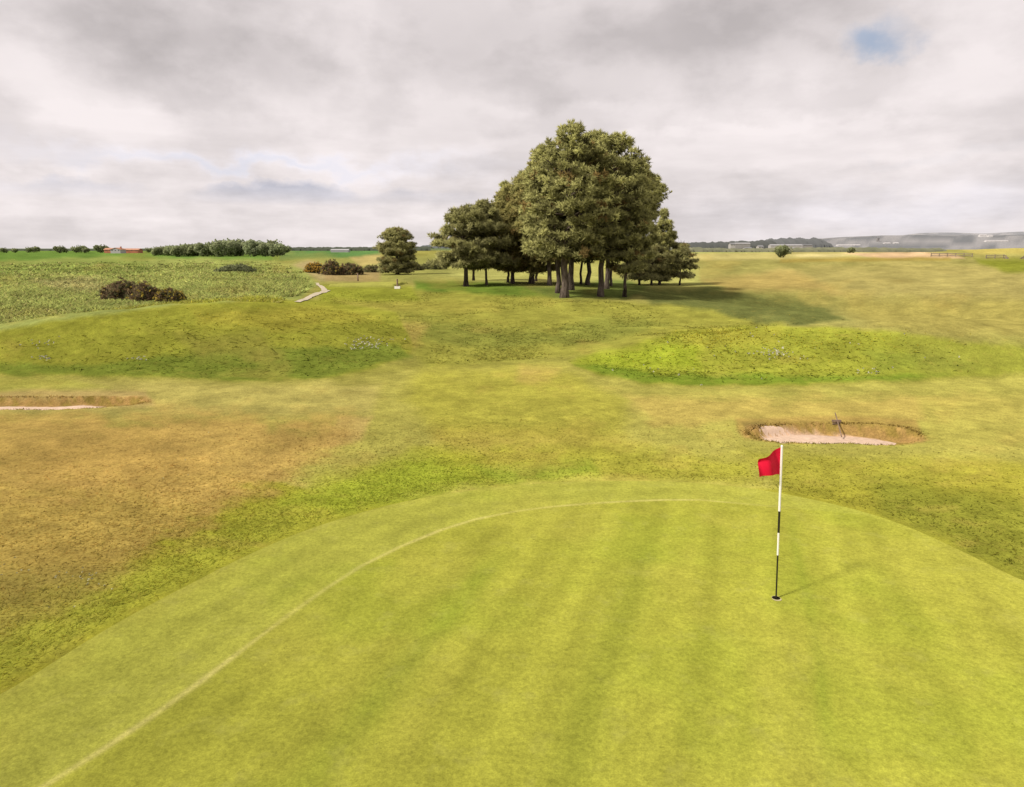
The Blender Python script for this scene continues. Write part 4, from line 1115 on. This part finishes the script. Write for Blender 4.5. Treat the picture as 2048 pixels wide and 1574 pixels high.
def bank(px0, px1, top, bot, amp, rag, seed):
    # a low bank of cloud: lumpy crisp top, soft flat foot
    a0 = px_dir(px0, top)[0]; a1 = px_dir(px1, top)[0]; et = px_dir((px0+px1)/2, top)[1]; eb = px_dir((px0+px1)/2, bot)[1]
    c = (a0 + a1) / 2; h = (a1 - a0) / 2
    u = math_(nt, 'DIVIDE', math_(nt, 'SUBTRACT', az, c), h); u2 = math_(nt, 'MULTIPLY', u, u)
    win = math_(nt, 'EXPONENT', math_(nt, 'MULTIPLY', math_(nt, 'MULTIPLY', u2, u2), -1.0))
    n = noise(nt, aecoord(1.6, seed), 22.0, 6, .55)
    edge = math_(nt, 'ADD', et, math_(nt, 'MULTIPLY', math_(nt, 'SUBTRACT', n, .5), rag))
    edge = math_(nt, 'SUBTRACT', edge, math_(nt, 'MULTIPLY', u2, (et - eb) * .55))
    t = maprange(nt, math_(nt, 'SUBTRACT', edge, el), 0.0, .010, 0.0, 1.0)
    f = maprange(nt, math_(nt, 'SUBTRACT', el, eb), -.006, .022, 0.0, 1.0)
    return math_(nt, 'MULTIPLY', math_(nt, 'MULTIPLY', math_(nt, 'MULTIPLY', t, f), win), amp)
b1 = bank(385, 720, 354, 402, 1.0, .035, 11.0); b2 = bank(-60, 285, 348, 386, 1.0, .045, 13.0); b3 = bank(600, 1010, 378, 404, 1.0, .03, 17.0)
b4 = bank(150, 520, 425, 455, 1.0, .03, 19.0); b5 = bank(1150, 2000, 395, 430, 1.0, .03, 23.0)
blobs = [blob(230,30,190,75,-.14), blob(430,115,190,60,-.15), blob(690,105,50,75,.13), blob(1150,70,380,95,-.15), blob(1500,50,220,85,-.10), blob(1120,192,170,22,-.08),
         blob(1600,215,400,50,.06), blob(300,250,420,45,.035), blob(520,322,380,16,.11), blob(120,330,200,12,.06),
         blob(250,440,300,16,.03), blob(900,215,140,25,.05), blob(1900,380,300,80,.04), blob(40,110,70,70,.09), blob(1960,80,140,110,.08)]
more = [(bank(900, 2200, 236, 300, 1.0, .07, 29.0), .05), (bank(-200, 620, 196, 262, 1.0, .06, 31.0), .045), (bank(1330, 2300, 318, 372, 1.0, .05, 37.0), -.055),
        (bank(-150, 330, 424, 462, 1.0, .03, 41.0), -.055), (bank(640, 1040, 412, 446, 1.0, .025, 43.0), .06), (bank(1380, 1800, 400, 436, 1.0, .025, 47.0), .05), (bank(300, 900, 262, 300, 1.0, .04, 53.0), -.05)]
blobs += [math_(nt, 'MULTIPLY', q, k) for q, k in more]
blobs += [math_(nt, 'MULTIPLY', q, k) for q, k in ((b1, -.21), (b2, -.12), (b3, -.13), (b4, .05), (b5, -.04))]
val = math_(nt, 'ADD', br, total(blobs, .755))
val = math_(nt, 'MINIMUM', math_(nt, 'MAXIMUM', val, .47), .90)
blue = total([b1, math_(nt, 'MULTIPLY', b2, .6), math_(nt, 'MULTIPLY', b3, .5), blob(1850,430,350,40,.3)], blob(520,322,330,14,.6))
warm = (1.05, .965, .962); cool = (.955, .96, 1.10)
tint = mixcol(nt, math_(nt, 'MINIMUM', blue, 1.0), warm, cool)
cloud = scale_col(nt, tint, math_(nt, 'MULTIPLY', val, 10.0))          # background strength is 0.1
hole = total([blob(1745,88,52,24,.85), blob(1800,40,40,30,.3), blob(480,322,300,12,.22), blob(1900,300,260,20,.16)], -.1)
hole = math_(nt, 'MINIMUM', math_(nt, 'MAXIMUM', hole, 0.0), .8)
skyc = mixcol(nt, .55, sky.outputs[0], (4.1, 5.0, 6.7))
final = mixcol(nt, hole, cloud, skyc)
nt.links.new(final, bg.inputs['Color']); nt.links.new(bg.outputs[0], out.inputs[0])

S.view_settings.view_transform = 'Standard'; S.view_settings.look = 'None'; S.view_settings.exposure = 0; S.view_settings.gamma = 1
S.render.engine = 'CYCLES'
print('objects', len(bpy.data.objects))
